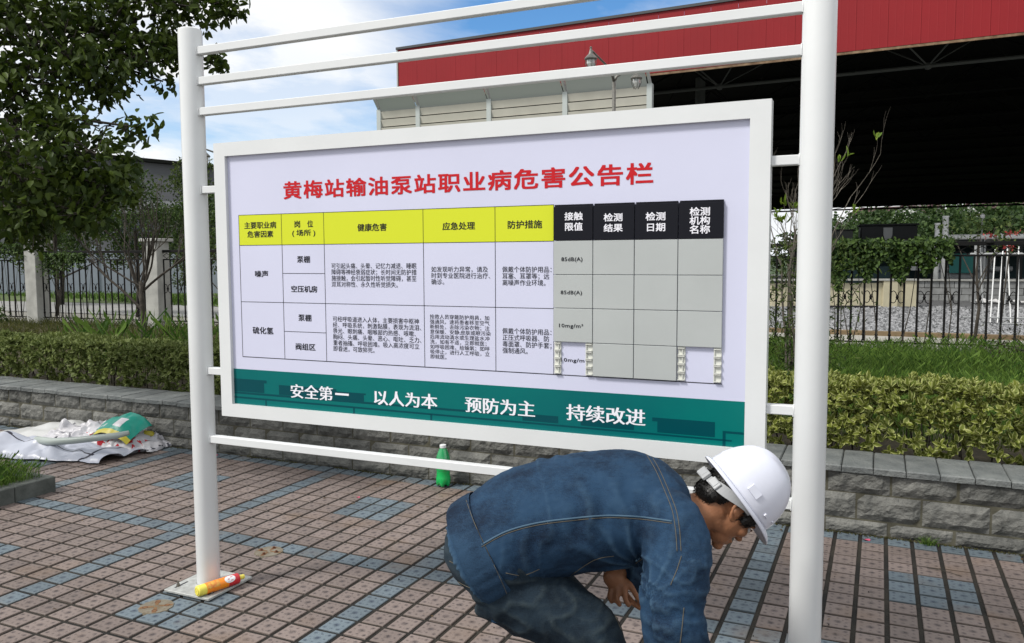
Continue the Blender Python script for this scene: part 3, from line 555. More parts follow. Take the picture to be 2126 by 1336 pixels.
TP2 = mat('tube_picture', (0.62, 0.10, 0.02), 0.3, col2=(0.75, 0.5, 0.08), vscale=70)
for k in range(6): wrap([(.044, -.038 + .006 * k), (.105, -.038 + .006 * k), (.105, -.032 + .006 * k), (.044, -.032 + .006 * k)], TP2, 'label_picture', 0.0261)
# old sawn-off footings with rusty studs set in the paving
OLDC = mat('stained_concrete', (0.13, 0.10, 0.06), 0.9, col2=(0.20, 0.185, 0.15), vscale=18, bump=0.6); RUST = mat('rust', (0.12, 0.045, 0.018), 0.9, var=0.4, vscale=60)
for nm, (x, y), lab in ((0, (0.715, -2.305), 'round stained concrete patch with four rusty stud holes in front of the left post'), (1, (0.705, -1.545), 'stained concrete patch with rusty studs sunk in the paving behind the left post')):
    e = empty('old_footing', (x, y, 0), 0.3 + nm, lab, 'footing', 'sawn-off footings in the paving')
    b_ = MB(); vs = [(0.075 * math.cos(k * .209) * (1 + 0.06 * math.sin(3 * k)), 0.075 * math.sin(k * .209), 0.0025) for k in range(30)]; vb = [(v_[0] * 1.05, v_[1] * 1.05, -0.01) for v_ in vs]
    b_.add(vs + vb, [tuple(range(30))] + [(k, k + 30, (k + 1) % 30 + 30, (k + 1) % 30) for k in range(30)]); b_.build('concrete_disc', OLDC, e)
    for k in range(4):
        a_ = k * math.pi / 2 + 0.4; q = MB(); q.lathe([(0.013, 0.0028), (0.012, 0.004), (0.007, 0.003), (0.006, 0.001 if nm == 0 else 0.012)], 14, Matrix.Translation((0.047 * math.cos(a_), 0.047 * math.sin(a_), 0))); q.build('stud', RUST, e)
    for k in range(4):
        a_ = k * math.pi / 2 + 0.4; q = MB(); c_, s_ = math.cos(a_), math.sin(a_)
        q.poly([(0.01 * c_ - 0.006 * s_, 0.01 * s_ + 0.006 * c_, 0.0032), (0.07 * c_ - 0.010 * s_, 0.07 * s_ + 0.010 * c_, 0.0032), (0.07 * c_ + 0.010 * s_, 0.07 * s_ - 0.010 * c_, 0.0032), (0.01 * c_ + 0.006 * s_, 0.01 * s_ - 0.006 * c_, 0.0032)]); q.build('rust_streak', mat('rust_stain', (0.16, 0.085, 0.035), 0.9, var=0.3, vscale=40), e)
# litter: petals, pebbles, twigs
PET = mat('petal_pink', (0.45, 0.06, 0.12), 0.6)
for k, (x, y, lab) in enumerate(((3.66, -0.035, 'pink fallen petal on the blue edge tiles right of the right post'), (-1.19, -0.02, 'red dead leaf at the wall foot beside the left post'), (0.56, -0.52, 'small pink petal lying beside the blue tile square'))):
    e = MB(); pts = [(0.016 * math.cos(t_) * (1.5 if k == 0 else 1), 0.009 * math.sin(t_), 0.004 + 0.004 * math.sin(2 * t_)) for t_ in np.linspace(0, 5.6, 8)]; e.add(pts + [(0, 0, 0.002)], [(i, (i + 1) % 8, 8) for i in range(8)])
    o = e.build('petal', PET); o.location = (x, y, 0.001); tag(o, lab, 'petal')
n = 150; px_ = rng.uniform(-1.3, 6, n); py_ = -rng.random(n) ** 1.3 * 4.2; mb = MB()
for x, y in zip(px_, py_):
    s_ = random.uniform(0.002, 0.0065); a_ = random.random() * 6; mb.add([(x + s_ * math.cos(a_), y + s_ * math.sin(a_), 0), (x + s_ * math.cos(a_ + 2), y + s_ * math.sin(a_ + 2), 0), (x + s_ * math.cos(a_ + 4), y + s_ * math.sin(a_ + 4), 0), (x, y, s_ * 1.3)], [(0, 1, 3), (1, 2, 3), (2, 0, 3)])
o = mb.build('crumbs', mat('dark_crumb', (0.02, 0.016, 0.012), 0.8)); tag(o, 'dark crumbs of dirt and seeds scattered on the paving', 'crumbs', kind='stuff')
n = 46; x = rng.uniform(-1.0, 5.5, n); y = -0.02 - rng.random(n) ** 2.2 * 2.5; P_ = np.stack([x, y, np.full(n, 0.004)], 1); d_ = rvec(n); d_[:, 2] = 0.1
o = link('dead_leaves', leaves('dead_leaves', P_, d_, np.tile([0, 0, 1.0], (n, 1)), rng.uniform(0.012, 0.03, n), rng.uniform(0.006, 0.014, n), leafmat('dead_leaf', (0.05, 0.03, 0.012), (0.18, 0.11, 0.04)))); tag(o, 'small dry leaves scattered on the paving mostly near the wall', 'dead leaves', kind='stuff')
mb = MB()
for (x, y, a_, L_) in ((3.02, -0.62, 0.2, 0.12), (3.95, -0.36, -0.35, 0.16), (3.30, -0.9, 0.1, 0.06)):
    pts = [(x + math.cos(a_) * L_ * t_ - math.sin(a_) * 0.02 * math.sin(t_ * 3), y + math.sin(a_) * L_ * t_ + 0.015 * math.sin(t_ * 3), 0.003) for t_ in np.linspace(0, 1, 6)]
    q = MB().tube(pts, 0.0014, 5); q.build('dry_stem', BARK).location = (0, 0, 0)
for k, o in enumerate([o for o in bpy.data.objects if o.name.startswith('dry_stem')]): tag(o, ('short dark stem lying across the blue tile column left of the right post', 'curved dry stem lying on the pink tiles right of the right post', 'tiny dry stem on the pink tiles beside the right post')[k], 'stem')
# ------------------------------------------------------------------ heaped plastic film and torn printed banner by the wall
def crumple(name, P0, ux, uy, nx, ny, hfun, m_, parent=None, mi=None, thick=0.0):
    """a sheet laid over (ux, uy) from P0 with a height field; returns the object"""
    vs = []; 
    for j in range(ny):
        for i in range(nx):
            a_, b_ = i / (nx - 1), j / (ny - 1); q = Vector(P0) + Vector(ux) * a_ + Vector(uy) * b_; h, sx, sy = hfun(a_, b_, q)
            vs.append((q.x + sx, q.y + sy, max(0.004, q.z + h)))
    fs = [(j * nx + i, j * nx + i + 1, (j + 1) * nx + i + 1, (j + 1) * nx + i) for j in range(ny - 1) for i in range(nx - 1)]
    mb = MB(); mb.add(vs, fs)
    if mi: mb.mi = [mi((f % (nx - 1)) / (nx - 2), (f // (nx - 1)) / (ny - 2)) for f in range(len(fs))]
    me = mb.mesh(name, m_, smooth=True)
    return link(name, me, parent)
def fr(x, y, z=0, o=3, s=0): return noise.fractal(Vector((x, y, z + s)), 1.0, 2.1, o)
FILM = mat('plastic_film_white', (0.48, 0.485, 0.48), 0.35, var=0.06, vscale=6); BAN = mat('banner_white', (0.48, 0.475, 0.50), 0.4, var=0.1, vscale=9); BANG = mat('banner_green', (0.0, 0.20, 0.15), 0.35); BANR = mat('banner_red', (0.42, 0.01, 0.02), 0.4); BANY = mat('banner_yellow', (0.42, 0.36, 0.03), 0.4); BAND = mat('banner_dark', (0.03, 0.03, 0.045), 0.4); FILMG = mat('film_grey_green', (0.36, 0.41, 0.385), 0.35)
def hA(a, b, q):
    env = math.sin(math.pi * min(1, max(0, a))) ** 0.5 * math.sin(math.pi * b) ** 0.7
    rid = abs(fr(q.x * 2.6, q.y * 4.2, 0, 3, 1.3)); return (env * (0.06 + 0.08 * math.sin(a * 2.6) ** 2) + rid * 0.04 * (0.4 + env), 0.05 * fr(q.x * 4, q.y * 4, 5), 0.05 * fr(q.x * 4, q.y * 4, 9))
sheet = crumple('plastic_sheet', (-3.75, -0.42, 0), (1.55, 0.12, 0), (0.20, 0.52, 0), 60, 34, hA, FILM); tag(sheet, 'crumpled white plastic sheet heaped at the wall foot on the left', 'plastic sheet')
def hB(a, b, q):
    env = (1 - (2 * b - 1) ** 2) ** 0.5; rid = abs(fr(q.x * 3.2 + 1, q.y * 3.0, 0, 2, 4.3)); return (0.015 + env * 0.10 * math.exp(-((a - 0.42) / 0.3) ** 2) + rid * 0.12 * env, 0.03 * fr(q.x * 5, q.y * 5, 2), 0.03 * fr(q.x * 5, q.y * 5, 7))
def miB(a, b): return 1 if (abs((a * 1.7) % 1 - 0.5) < 0.010 or abs((b * 1.2 + 0.1 * a) % 1 - 0.5) < 0.016) else 0
sh2 = crumple('banner_sheet', (-3.45, -1.00, 0), (1.65, 0.38, 0), (0.02, 0.46, 0), 110, 50, hB, [mat('banner_lilac', (0.42, 0.445, 0.52), 0.35), BAND], None, miB); tag(sh2, 'pale torn banner sheet with thin black lines lying in front of the plastic sheet', 'banner')
pile = empty('torn_banner', (-2.05, -0.30, 0), 0, 'torn printed banner in green, red and white crumpled against the wall beside the left post', 'banner')
def hC(a, b, q):
    env = max(0, math.sin(math.pi * a)) ** 0.6 * max(0, math.sin(math.pi * b)) ** 0.8; rid = abs(fr(q.x * 7, q.y * 8, 0, 4, 2.2)); return (env * (0.19 - 0.05 * a) + rid * 0.08 * (0.35 + env), 0.05 * fr(q.x * 9, q.y * 9, 2), 0.05 * fr(q.x * 9, q.y * 9, 7))
def miC(a, b):
    n_ = noise.noise(Vector((a * 9, b * 6, 3.3))); n2_ = noise.noise(Vector((a * 26, b * 15, 8.1)))
    if b < 0.30 and 0.45 < a < 0.9 and n2_ > 0.20: return 1
    if n_ > 0.42: return 3
    if n2_ > 0.42: return 2
    return 0
crumple('crumpled_print', (-0.80, -0.26, 0), (1.12, 0.36, 0), (-0.12, 0.50, 0), 110, 60, hC, [BAN, BANR, BAND, BANY], pile, miC)
def hD(a, b, q): return (0.17 + 0.07 * math.sin(a * 3.0) - 0.13 * (1 - b) ** 1.5 + 0.03 * fr(q.x * 5, q.y * 5, 3) - 0.10 * abs(a - 0.55), 0, 0)
def miD(a, b): return 1 if (0.55 < a < 0.72 and 0.25 < b < 0.65) else (2 if (b < 0.16 and a > 0.3) else (1 if (0.2 < a < 0.5 and 0.32 < b < 0.46 and (a * 22) % 1 < 0.35) else 0))
crumple('green_print', (-0.34, -0.04, 0.06), (0.46, 0.08, 0), (0.03, 0.24, 0), 44, 20, hD, [BANG, BAN, BANY], pile, miD)
rt = MB(); rt.tube([(-0.50, -0.30, 0.12), (-0.3, -0.31, 0.13), (-0.1, -0.27, 0.15), (0.22, -0.14, 0.19), (0.30, -0.08, 0.21)], [0.035, 0.03, 0.028, 0.026, 0.02], 10); rt.build('rolled_film', FILMG, pile, smooth=True)

# ------------------------------------------------------------------ corner planter with kerb stones and turf
plm = empty('corner_planter', (-1.45, -1.23, 0), 0, 'low planter with dark kerb stones and short turf in the left foreground', 'planter')
MB().box(-6.5, -0.05, -2.6, -0.05, -0.02, 0.085).build('soil', SOIL, plm)
for k in range(9): MB().bbox(-0.115 if k else -0.115, 0.0, -0.29 * (k + 1) + 0.002 + 0.0, -0.29 * k - 0.002, -0.02, 0.105, 0.006).build('kerb_stone', KERB, plm)
for k in range(12): MB().bbox(-0.117 - 0.42 * (k + 1) + 0.003, -0.117 - 0.42 * k - 0.001, -0.115, 0.0, -0.02, 0.104, 0.006).build('kerb_stone', KERB, plm)
n = 38000; x = -0.06 - rng.random(n) ** 1.2 * 4.0; y = -0.06 - rng.random(n) * 2.4
ed = np.minimum(np.minimum(-0.10 - x, -0.08 - y), 0.3) / 0.3
me = blades('turf', x, y, np.full(n, 0.08), 0.07 + 0.09 * rng.random(n) + 0.05 * ed, np.full(n, 0.0016), GRASSM, 0.8)
o = link('turf', me, plm); tag(o, kind='stuff')

# ------------------------------------------------------------------ hedges
def sprig_parts(n, R=0.045):
    d = unit(np.stack([rng.normal(size=n), rng.normal(size=n), 0.55 + np.abs(rng.normal(size=n)) * 0.6], 1)); return d
def hedge(name, x0, x1, y0, y1, z0, z1, M_, dens, label, npart, lum=(0.0, 1.0)):
    root = empty(name, ((x0 + x1) / 2, (y0 + y1) / 2, 0.33), 0, label, 'hedge'); cx_ = (x0 + x1) / 2; cy_ = (y0 + y1) / 2
    L = x1 - x0
    P = []; Nn = []
    nf = int(L * (z1 - z0) * dens); nt_ = int(L * (y1 - y0) * dens); nb = nf // 3
    def top(x, y): return z1 + 0.035 * np.array([noise.noise(Vector((a * 2.3, b * 3.0, 1.7))) for a, b in zip(x, y)]) + 0.02 * np.array([noise.noise(Vector((a * 8, b * 8, 4.7))) for a, b in zip(x, y)])
    x = rng.uniform(x0, x1, nf); z = z0 + (z1 - z0) * rng.random(nf) ** 0.8; y = y0 + 0.05 * np.array([noise.noise(Vector((a * 4, c * 6, 0.3))) for a, c in zip(x, z)]) + 0.05 * ((z1 - z) / (z1 - z0) < 0.12) + 0.09 * rng.random(nf) ** 2 + 0.05 * np.clip((z0 + 0.12 - z) / 0.12, 0, 1)
    P.append(np.stack([x, y, z], 1)); Nn.append(np.tile([0, -1, 0.35], (nf, 1)))
    x = rng.uniform(x0, x1, nt_); y = rng.uniform(y0 + 0.02, y1, nt_); P.append(np.stack([x, y, top(x, y) - 0.05 * rng.random(nt_) ** 2], 1)); Nn.append(np.tile([0, -0.25, 1.0], (nt_, 1)))
    x = rng.uniform(x0, x1, nb); y = rng.uniform(y0 + 0.08, y1, nb); P.append(np.stack([x, y, rng.uniform(z0, z1 - 0.05, nb)], 1)); Nn.append(np.tile([0, -0.4, 1], (nb, 1)))
    P = np.concatenate(P); Nn = unit(np.concatenate(Nn) + 0.55 * rng.normal(size=(len(P), 3)))
    k = 7; n = len(P); N2 = np.repeat(Nn, k, 0); T_ = unit(np.cross(N2, rvec(n * k))); sp = np.tile(np.linspace(0.25, 1.25, k), n)[:, None]
    D = unit(N2 * (1.35 - sp) + T_ * sp); S_ = rng.uniform(0.75, 1.25, n).repeat(k) * rng.uniform(0.8, 1.15, n * k)
    ln = 0.050 * S_; wd = 0.028 * S_; PP = np.repeat(P, k, 0); up = N2
    shade = np.clip(0.25 + 0.5 * rng.random(n).repeat(k) + 0.25 * rng.random(n * k), 0, 1)
    # the sprigs that show largest become parts of their own
    dist = np.linalg.norm(P - np.array(EYE), axis=1); vis = np.array([0 < pix(p)[0] < 2126 for p in P]); order = np.argsort(np.where(vis & (Nn[:, 1] < 0.2), dist, 1e9))[:npart]
    m_ = np.ones(n, bool); m_[order] = False; mm = m_.repeat(k)
    off = np.array([cx_, cy_, 0.33])
    o = link('foliage', leaves('foliage', (PP - off)[mm], D[mm], up[mm], ln[mm], wd[mm], M_, shade[mm]), root); tag(o, kind='stuff')
    if npart:
        tm = []
        for q in range(8):
            N3 = np.tile([0, 0, 1.0], (k, 1)); T3 = unit(np.cross(N3, rvec(k))); s3 = np.linspace(0.25, 1.25, k)[:, None]; D3 = unit(N3 * (1.35 - s3) + T3 * s3)
            tm.append(leaves('leaf_sprig', np.zeros((k, 3)), D3, N3, 0.050 * rng.uniform(0.85, 1.15, k), 0.028 * rng.uniform(0.85, 1.15, k), M_, np.clip(0.25 + 0.5 * rng.random() + 0.25 * rng.random(k), 0, 1)))
        for q in order:
            s_ = rng.uniform(0.8, 1.25); o = link('leaf_sprig', tm[rng.integers(8)], root, tuple(P[q] - off), Vector(Nn[q]).to_track_quat('Z', 'Y').to_euler(), (s_, s_, s_))
    # woody stems inside
    st = MB()
    for q in range(int(L * 14)):
        x = random.uniform(x0, x1); y = random.uniform(y0 + 0.1, y1 - 0.05); st.tube([(x - cx_, y - cy_, -0.02), (x - cx_ + random.uniform(-.05, .05), y - cy_ + random.uniform(-.05, .05), (z1 - z0) * 0.55), (x - cx_ + random.uniform(-.12, .12), y - cy_ + random.uniform(-.12, .1), (z1 - z0) * 0.95)], [0.006, 0.004, 0.002], 5)
    tag(st.build('stems', BARK, root), kind='stuff')
    return root
hedge('hedge', 2.05, 7.6, 0.47, 1.05, 0.37, 0.775, LEAFH, 620, 'clipped hedge with yellow edged leaves behind the wall at the right post', 300)
hedge('hedge', -9.5, 2.0, 0.50, 1.15, 0.37, 0.755, LEAFG, 520, 'clipped green hedge behind the wall at the left post', 250)

# ------------------------------------------------------------------ grass between hedge and fence
def fence_y(x): return 5.91 + (x + 11.70) * 1.13 / 17.07
n = 70000; x = rng.uniform(0.8, 8.5, n); y = 1.1 + (rng.random(n)) * (fence_y(x) + 0.1 - 1.1); hh = rng.uniform(0.12, 0.30, n) * (0.8 + 0.5 * np.array([noise.noise(Vector((a, b, 0))) for a, b in zip(x, y)]))
o = link('tall_grass', blades('tall_grass', x, y, np.full(n, 0.32), hh, np.full(n, 0.0021), GRASSM, 0.7)); tag(o, 'lush green grass between the hedge and the iron fence on the right', 'grass', kind='stuff')
n = 30000; x = rng.uniform(-14, 0.8, n); y = 1.2 + (rng.random(n)) * (fence_y(x) + 0.1 - 1.2); hh = rng.uniform(0.06, 0.17, n)
o = link('rough_grass', blades('rough_grass', x, y, np.full(n, 0.32), hh, np.full(n, 0.004), GRASSD, 0.8)); tag(o, 'short olive grass and weeds behind the left hedge', 'grass', kind='stuff')
for k, (cx_, cy_, lab) in enumerate(((-3.2, 1.5, 'clump of long arching grass blades sticking up behind the left hedge'), (-2.3, 1.45, 'tuft of long reedy blades beside the left post behind the hedge'), (-4.4, 1.6, 'tuft of long thin blades behind the hedge left of the bare tree'))):
    n = 170; x = cx_ + rng.normal(size=n) * 0.28; y = cy_ + rng.normal(size=n) * 0.15
    o = link('reed_tuft', blades('reed_tuft', x, y, np.full(n, 0.32), rng.uniform(0.3, 0.75, n), np.full(n, 0.0036), GRASSM, 0.7)); tag(o, lab, 'grass tuft', 'reed tufts behind the left hedge')
n = 9000; x = rng.uniform(-40, -9, n); y = rng.uniform(11, 17, n); k_ = y > 12.2 - (x + 14) * 0.22; 
o = link('verge_grass', blades('verge_grass', x[k_], y[k_], np.full(k_.sum(), 0.27), rng.uniform(0.08, 0.2, k_.sum()), np.full(k_.sum(), 0.02), GRASSM, 0.8)); tag(o, 'strip of green grass beyond the concrete road on the left', 'grass', kind='stuff')
o = MB().add([(-60, 10.6, 0.277), (-14, 12.7, 0.277), (-9, 10.5, 0.277), (-5, 12, 0.277), (-10, 19, 0.277), (-60, 22, 0.277)], [(0, 1, 2, 3, 4, 5)]).build('verge', mat('verge_green', (0.06, 0.09, 0.02), 0.95, var=0.4, vscale=2)); tag(o, kind='structure')
# little weed at the wall foot
n = 60; x = 3.98 + rng.normal(size=n) * 0.02; y = 0.03 - np.abs(rng.normal(size=n)) * 0.012
o = link('weed', blades('weed', x, y, np.zeros(n), rng.uniform(0.02, 0.05, n), np.full(n, 0.003), GRASSM, 1.3)); tag(o, 'small green weed growing at the foot of the wall right of the right post', 'weed')
# moss along the wall foot
n = 4200; x = rng.uniform(-6, 5.2, n); y = 0.055 - np.abs(rng.normal(size=n)) * 0.014; k_ = np.array([noise.noise(Vector((a * 2.2, 3, 0))) > -0.05 for a in x])
o = link('moss', blades('moss', x[k_], y[k_], np.zeros(k_.sum()), rng.uniform(0.004, 0.012, k_.sum()), np.full(k_.sum(), 0.004), leafmat('moss', (0.04, 0.045, 0.015), (0.10, 0.09, 0.035)), 1.0)); tag(o, 'thin moss and dirt along the foot of the low wall', 'moss', kind='stuff')

# ------------------------------------------------------------------ fence: concrete pillars, iron panels
F0 = Vector((-11.70, 5.91, 0)); FA = math.atan2(1.13, 17.07)
def fpt(s_): return (F0.x + s_ * math.cos(FA), F0.y + s_ * math.sin(FA), 0.3)
ploc = [-6.24, -3.07, 0.05 - 0.155, 3.02, 6.2, 9.35, 12.5, 18.6]
plabs = ['far left pillar beyond the picture edge', None, 'grey concrete fence pillar at the far left with a flat cap', 'grey concrete fence pillar just left of the left post behind the bare tree', 'concrete fence pillar hidden behind the left of the board', 'concrete fence pillar hidden behind the middle of the board', 'concrete fence pillar hidden behind the right of the board', 'concrete fence pillar beyond the right picture edge']
pm = MB().bbox(-0.155, 0.155, -0.155, 0.155, -0.05, 1.64, 0.008).mesh('shaft', CONC); pc = MB().bbox(-0.215, 0.215, -0.215, 0.215, 1.6405, 1.70, 0.008).mesh('pillar_cap', CONC)
for s_, lab in zip(ploc, plabs):
    if lab is None or s_ < -1: continue
    e = empty('fence_pillar', fpt(s_), FA, lab, 'pillar', 'concrete pillars of the iron fence'); link('shaft', pm, e); link('pillar_cap', pc, e)
barm = MB(); barm.tube([(0, 0, 0.17), (0, 0, 1.31)], 0.014, 8); barm.lathe([(0.014, 0.24), (0.023, 0.255), (0.014, 0.27)], 8); barm.lathe([(0.014, 0.30), (0.019, 0.31), (0.014, 0.32)], 8)
ringpts = [(0.024 * math.cos(t_), 0, 0.195 + 0.024 * math.sin(t_) - 0.03) for t_ in np.linspace(0, 2 * math.pi, 13)]; barm.tube(ringpts, 0.006, 5, caps=False)
barme = barm.mesh('bar', IRON)
def scrollset():
    q = MB()                                                     # paired C scrolls with a knob between two bars
    for sgn in (-1, 1):
        q.tube([(sgn * 0.07, 0, 0.83), (sgn * 0.045, 0, 0.845), (sgn * 0.02, 0, 0.825), (sgn * 0.008, 0, 0.79), (sgn * 0.006, 0, 0.755), (sgn * 0.02, 0, 0.70), (sgn * 0.045, 0, 0.682), (sgn * 0.07, 0, 0.695)], 0.006, 5)
    q.lathe([(0.003, 0.725), (0.012, 0.74), (0.021, 0.76), (0.012, 0.785), (0.003, 0.795)], 8); return q.mesh('scroll', IRON)
scr = scrollset()
def xband(z, h, w, name, tilt=1.0):
    q = MB(); 
    q.tube([(-w / 2, 0, z), (-w / 4, 0, z + h * 0.42), (0, 0, z), (w / 4, 0, z - h * 0.42), (w / 2, 0, z)], 0.006, 5); q.tube([(-w / 2, 0, z), (-w / 4, 0, z - h * 0.42), (0, 0, z), (w / 4, 0, z + h * 0.42), (w / 2, 0, z)], 0.006, 5)
    return q.mesh(name, IRON)
lowb = xband(0.095, 0.09, 0.16, 'lattice_link'); topb = xband(1.375, 0.12, 0.32, 'lattice_link')
vis_lab = {2: 'black iron fence panel left of the bare tree between two concrete pillars', 1: 'black iron fence panel running off the left edge of the picture', 3: 'black iron fence panel right of the second pillar behind the left post', 6: 'black iron fence panel seen right of the board before the gravel yard', 4: 'black iron fence panel hidden behind the left of the board', 5: 'black iron fence panel hidden behind the right of the board'}
for k in (1, 2, 3, 6):
    s0, s1 = ploc[k] + 0.16, ploc[k + 1] - 0.16; e = empty('iron_fence', fpt(s0), FA, vis_lab[k], 'fence', 'iron fence panels'); Lf = s1 - s0; nb = round(Lf / 0.1625); pt = Lf / nb
    MB().bbox(0, Lf, -0.03, 0.03, 1.435, 1.487, 0.004).build('rail', IRON, e); MB().bbox(0, Lf, -0.012, 0.012, 1.295, 1.32, 0.003).build('rail', IRON, e); MB().bbox(0, Lf, -0.012, 0.012, 0.145, 0.165, 0.003).build('rail', IRON, e); MB().bbox(0, Lf, -0.012, 0.012, 0.03, 0.05, 0.003).build('rail', IRON, e)
    MB().bbox(-0.1, Lf + 0.1, -0.10, 0.10, -0.06, 0.022, 0.006).build('kerb', CONC, e)
    for q in range(nb + 1): link('bar', barme, e, (pt * q, 0, 0))
    for q in range(0, nb, 2):
        link('scroll', scr, e, (pt * (q + 0.5), 0, 0))
        if k >= 3 or True: link('lattice_link', topb, e, (pt * (q + 1), 0, 0))
    for q in range(nb): link('lattice_link', lowb, e, (pt * (q + 0.5), 0, 0))
    if k == 6:
        for q in range(1, nb, 3): MB().lathe([(0.045, 1.45), (0.06, 1.47), (0.05, 1.50), (0.02, 1.52)], 8, Matrix.Translation((pt * q, 0, 0))).build('finial', IRON, e)

# ------------------------------------------------------------------ woody plants
def grow(mb, p, d, L, r, depth, tips, spread=0.5, up=0.15, seg=4, kids=(2, 3), shrink=0.68, wob=0.12, lens=0.72):
    pts = [Vector(p)]; rs = [r]; d = Vector(d).normalized()
    for k in range(seg):
        d = (d + Vector((random.gauss(0, wob), random.gauss(0, wob), random.gauss(0, wob) + up * 0.3))).normalized(); pts.append(pts[-1] + d * (L / seg)); rs.append(r * (1 - (1 - shrink) * (k + 1) / seg))
    mb.tube(pts, rs, 6 if r > 0.01 else 4, caps=False)
    if depth == 0: tips.append((pts[-1], d)); return
    for q in range(random.randint(*kids)):
        a_ = random.uniform(0, 6.28); perp = d.orthogonal().normalized(); perp.rotate(Matrix.Rotation(a_, 3, d)); nd = (d + perp * spread * random.uniform(0.6, 1.3) + Vector((0, 0, up))).normalized()
        k0 = random.randint(max(1, seg - 2), seg); grow(mb, pts[k0], nd, L * lens * random.uniform(0.75, 1.2), rs[k0] * 0.72, depth - 1, tips, spread, up, seg, kids, shrink, wob, lens)
# bare multi-branched tree behind the left hedge
tr = empty('bare_tree', (-5.47, 2.98, 0.30), 0, 'small bare tree with many upright branches behind the hedge left of the left post', 'tree')
mb = MB(); tips = []; mb.tube([(0.02, 0, 0), (0.0, 0.01, 0.4), (-0.03, 0.03, 0.75), (-0.04, 0.03, 1.0)], [0.042, 0.036, 0.034, 0.026], 10); mb.build('trunk', BARK, tr, smooth=True)
mb = MB()
for k, (dx, dy, dz, L, r) in enumerate(((-0.95, -0.1, 0.62, 0.85, .024), (-0.55, 0.3, 0.8, 0.8, .022), (-0.25, -0.2, 1.0, 0.75, .022), (0.05, 0.2, 1.0, 0.8, .022), (0.3, -0.2, 0.95, 0.8, .02), (0.6, 0.15, 0.8, 0.8, .022), (0.85, -0.1, 0.7, 0.8, .02), (-0.75, -0.4, 0.5, 0.7, .018), (0.15, 0.4, 0.9, 0.7, .018))):
    grow(mb, (-0.04, 0.03, 0.62 + 0.045 * k), (dx, dy, dz), L, r * 0.8, 4, tips, 0.42, 0.25, 4, (2, 3), 0.7, 0.1, 0.60)
mb.build('branches', BARK, tr)
tp = np.array([t_[0] for t_ in tips]); q = rng.integers(0, len(tp), 60); P = tp[q] + rng.normal(size=(60, 3)) * 0.05
o = link('leaves', leaves('leaves', P, rvec(60) + [0, 0, -.3], rvec(60), rng.uniform(0.03, 0.06, 60), rng.uniform(0.012, 0.025, 60), LEAFB), tr); tag(o, kind='stuff')
# leafless shrub between the board and the right post
tr = empty('bare_shrub', (2.96, 3.35, 0.30), 0, 'thin grey branched shrub with a few green leaves behind the right post', 'shrub')
mb = MB(); tips = []
for k, (dx, dy, dz, L) in enumerate(((0.06, 0, 1, 1.35), (-0.05, 0.05, 1, 1.3), (0.22, 0.0, 1, 1.25), (0.10, -0.1, 1, 1.4), (-0.12, 0.1, 1, 1.2), (0.30, 0.1, 1, 1.2))):
    grow(mb, (random.uniform(-.08, .08), random.uniform(-.08, .08), 0), (dx, dy, dz), L, 0.013, 4, tips, 0.42, 0.22, 5, (2, 3), 0.68, 0.09, 0.55)
mb.build('branches', TWIG, tr)
tp = np.array([t_[0] for t_ in tips]); td = np.array([t_[1] for t_ in tips])
lo = np.where(tp[:, 2] < 1.95)[0]; hi = np.where(tp[:, 2] >= 1.95)[0]
q = np.concatenate([rng.choice(hi, 8).repeat(4), rng.choice(lo if len(lo) else hi, 16).repeat(4)]); n = len(q)
o = link('leaves', leaves('leaves', tp[q] + 0.01 * rng.normal(size=(n, 3)), unit(td[q] + rvec(n) * 0.8), rvec(n), rng.uniform(0.06, 0.11, n), rng.uniform(0.02, 0.034, n), LEAFY), tr); tag(o, kind='stuff')
x = rng.normal(size=2600) * 0.33; z = rng.random(2600) * 1.45; o = link('low_foliage', leaves('low_foliage', np.stack([x * (0.5 + 0.3 * z), rng.normal(size=2600) * 0.2, z], 1), rvec(2600), rvec(2600), rng.uniform(0.03, 0.075, 2600), rng.uniform(0.01, 0.02, 2600), LEAFB), tr); tag(o, kind='stuff')

def leafball(blobs, n, lmin, lmax, wr, M_, name='crown', hang=0.0, shell=0.75, npart=0, parent=None):
    vol = np.array([b[3] ** 2 for b in blobs]); pr = vol / vol.sum(); q = rng.choice(len(blobs), n, p=pr); B = np.array(blobs)[q]
    R_ = (rng.random(n) ** (1 / 2.2)) * shell + (1 - shell) * rng.random(n); d = rvec(n); d[:, 2] *= 0.85
    P = B[:, :3] + d * (R_ * B[:, 3])[:, None]
    # clump: pull leaves toward twigs
    c = np.array([noise.noise(Vector(p * (1.6 / max(0.3, B[0, 3])))) for p in P]); keep = c > -0.16; P = P[keep]; n = len(P)
    D = unit(rvec(n) + np.array([0, 0, -hang])); ln = rng.uniform(lmin, lmax, n); U_ = unit(rvec(n) + np.array([0, 0, 0.8])); sh = rng.random(n)
    if npart:
        dist = np.linalg.norm(P - np.array(EYE), axis=1); vis = np.array([0 < (w_ := pix(p))[0] < 2126 and 0 < w_[1] < 1336 for p in P]); od = np.argsort(np.where(vis, dist, 1e9))[:npart]; k_ = np.ones(n, bool); k_[od] = False
        tm = [leaves('leaf', np.zeros((1, 3)), np.array([[1.0, 0, 0]]), np.array([[0, 0, 1.0]]), np.array([(lmin + lmax) / 2]), np.array([(lmin + lmax) / 2 * wr]), M_, np.array([v_])) for v_ in (0.1, 0.35, 0.6, 0.9)]
        for q in od:
            s_ = ln[q] / ((lmin + lmax) / 2); X = Vector(D[q]); Z = (Vector(U_[q]) - X * X.dot(Vector(U_[q]))).normalized(); Y = Z.cross(X); Mq = Matrix((X, Y, Z)).transposed()
            link('leaf', tm[rng.integers(4)], parent, tuple(P[q]), Mq.to_euler(), (s_, s_, s_))
        P, D, U_, ln, sh = P[k_], D[k_], U_[k_], ln[k_], sh[k_]
    return leaves(name, P, D, U_, ln, ln * wr, M_, sh)
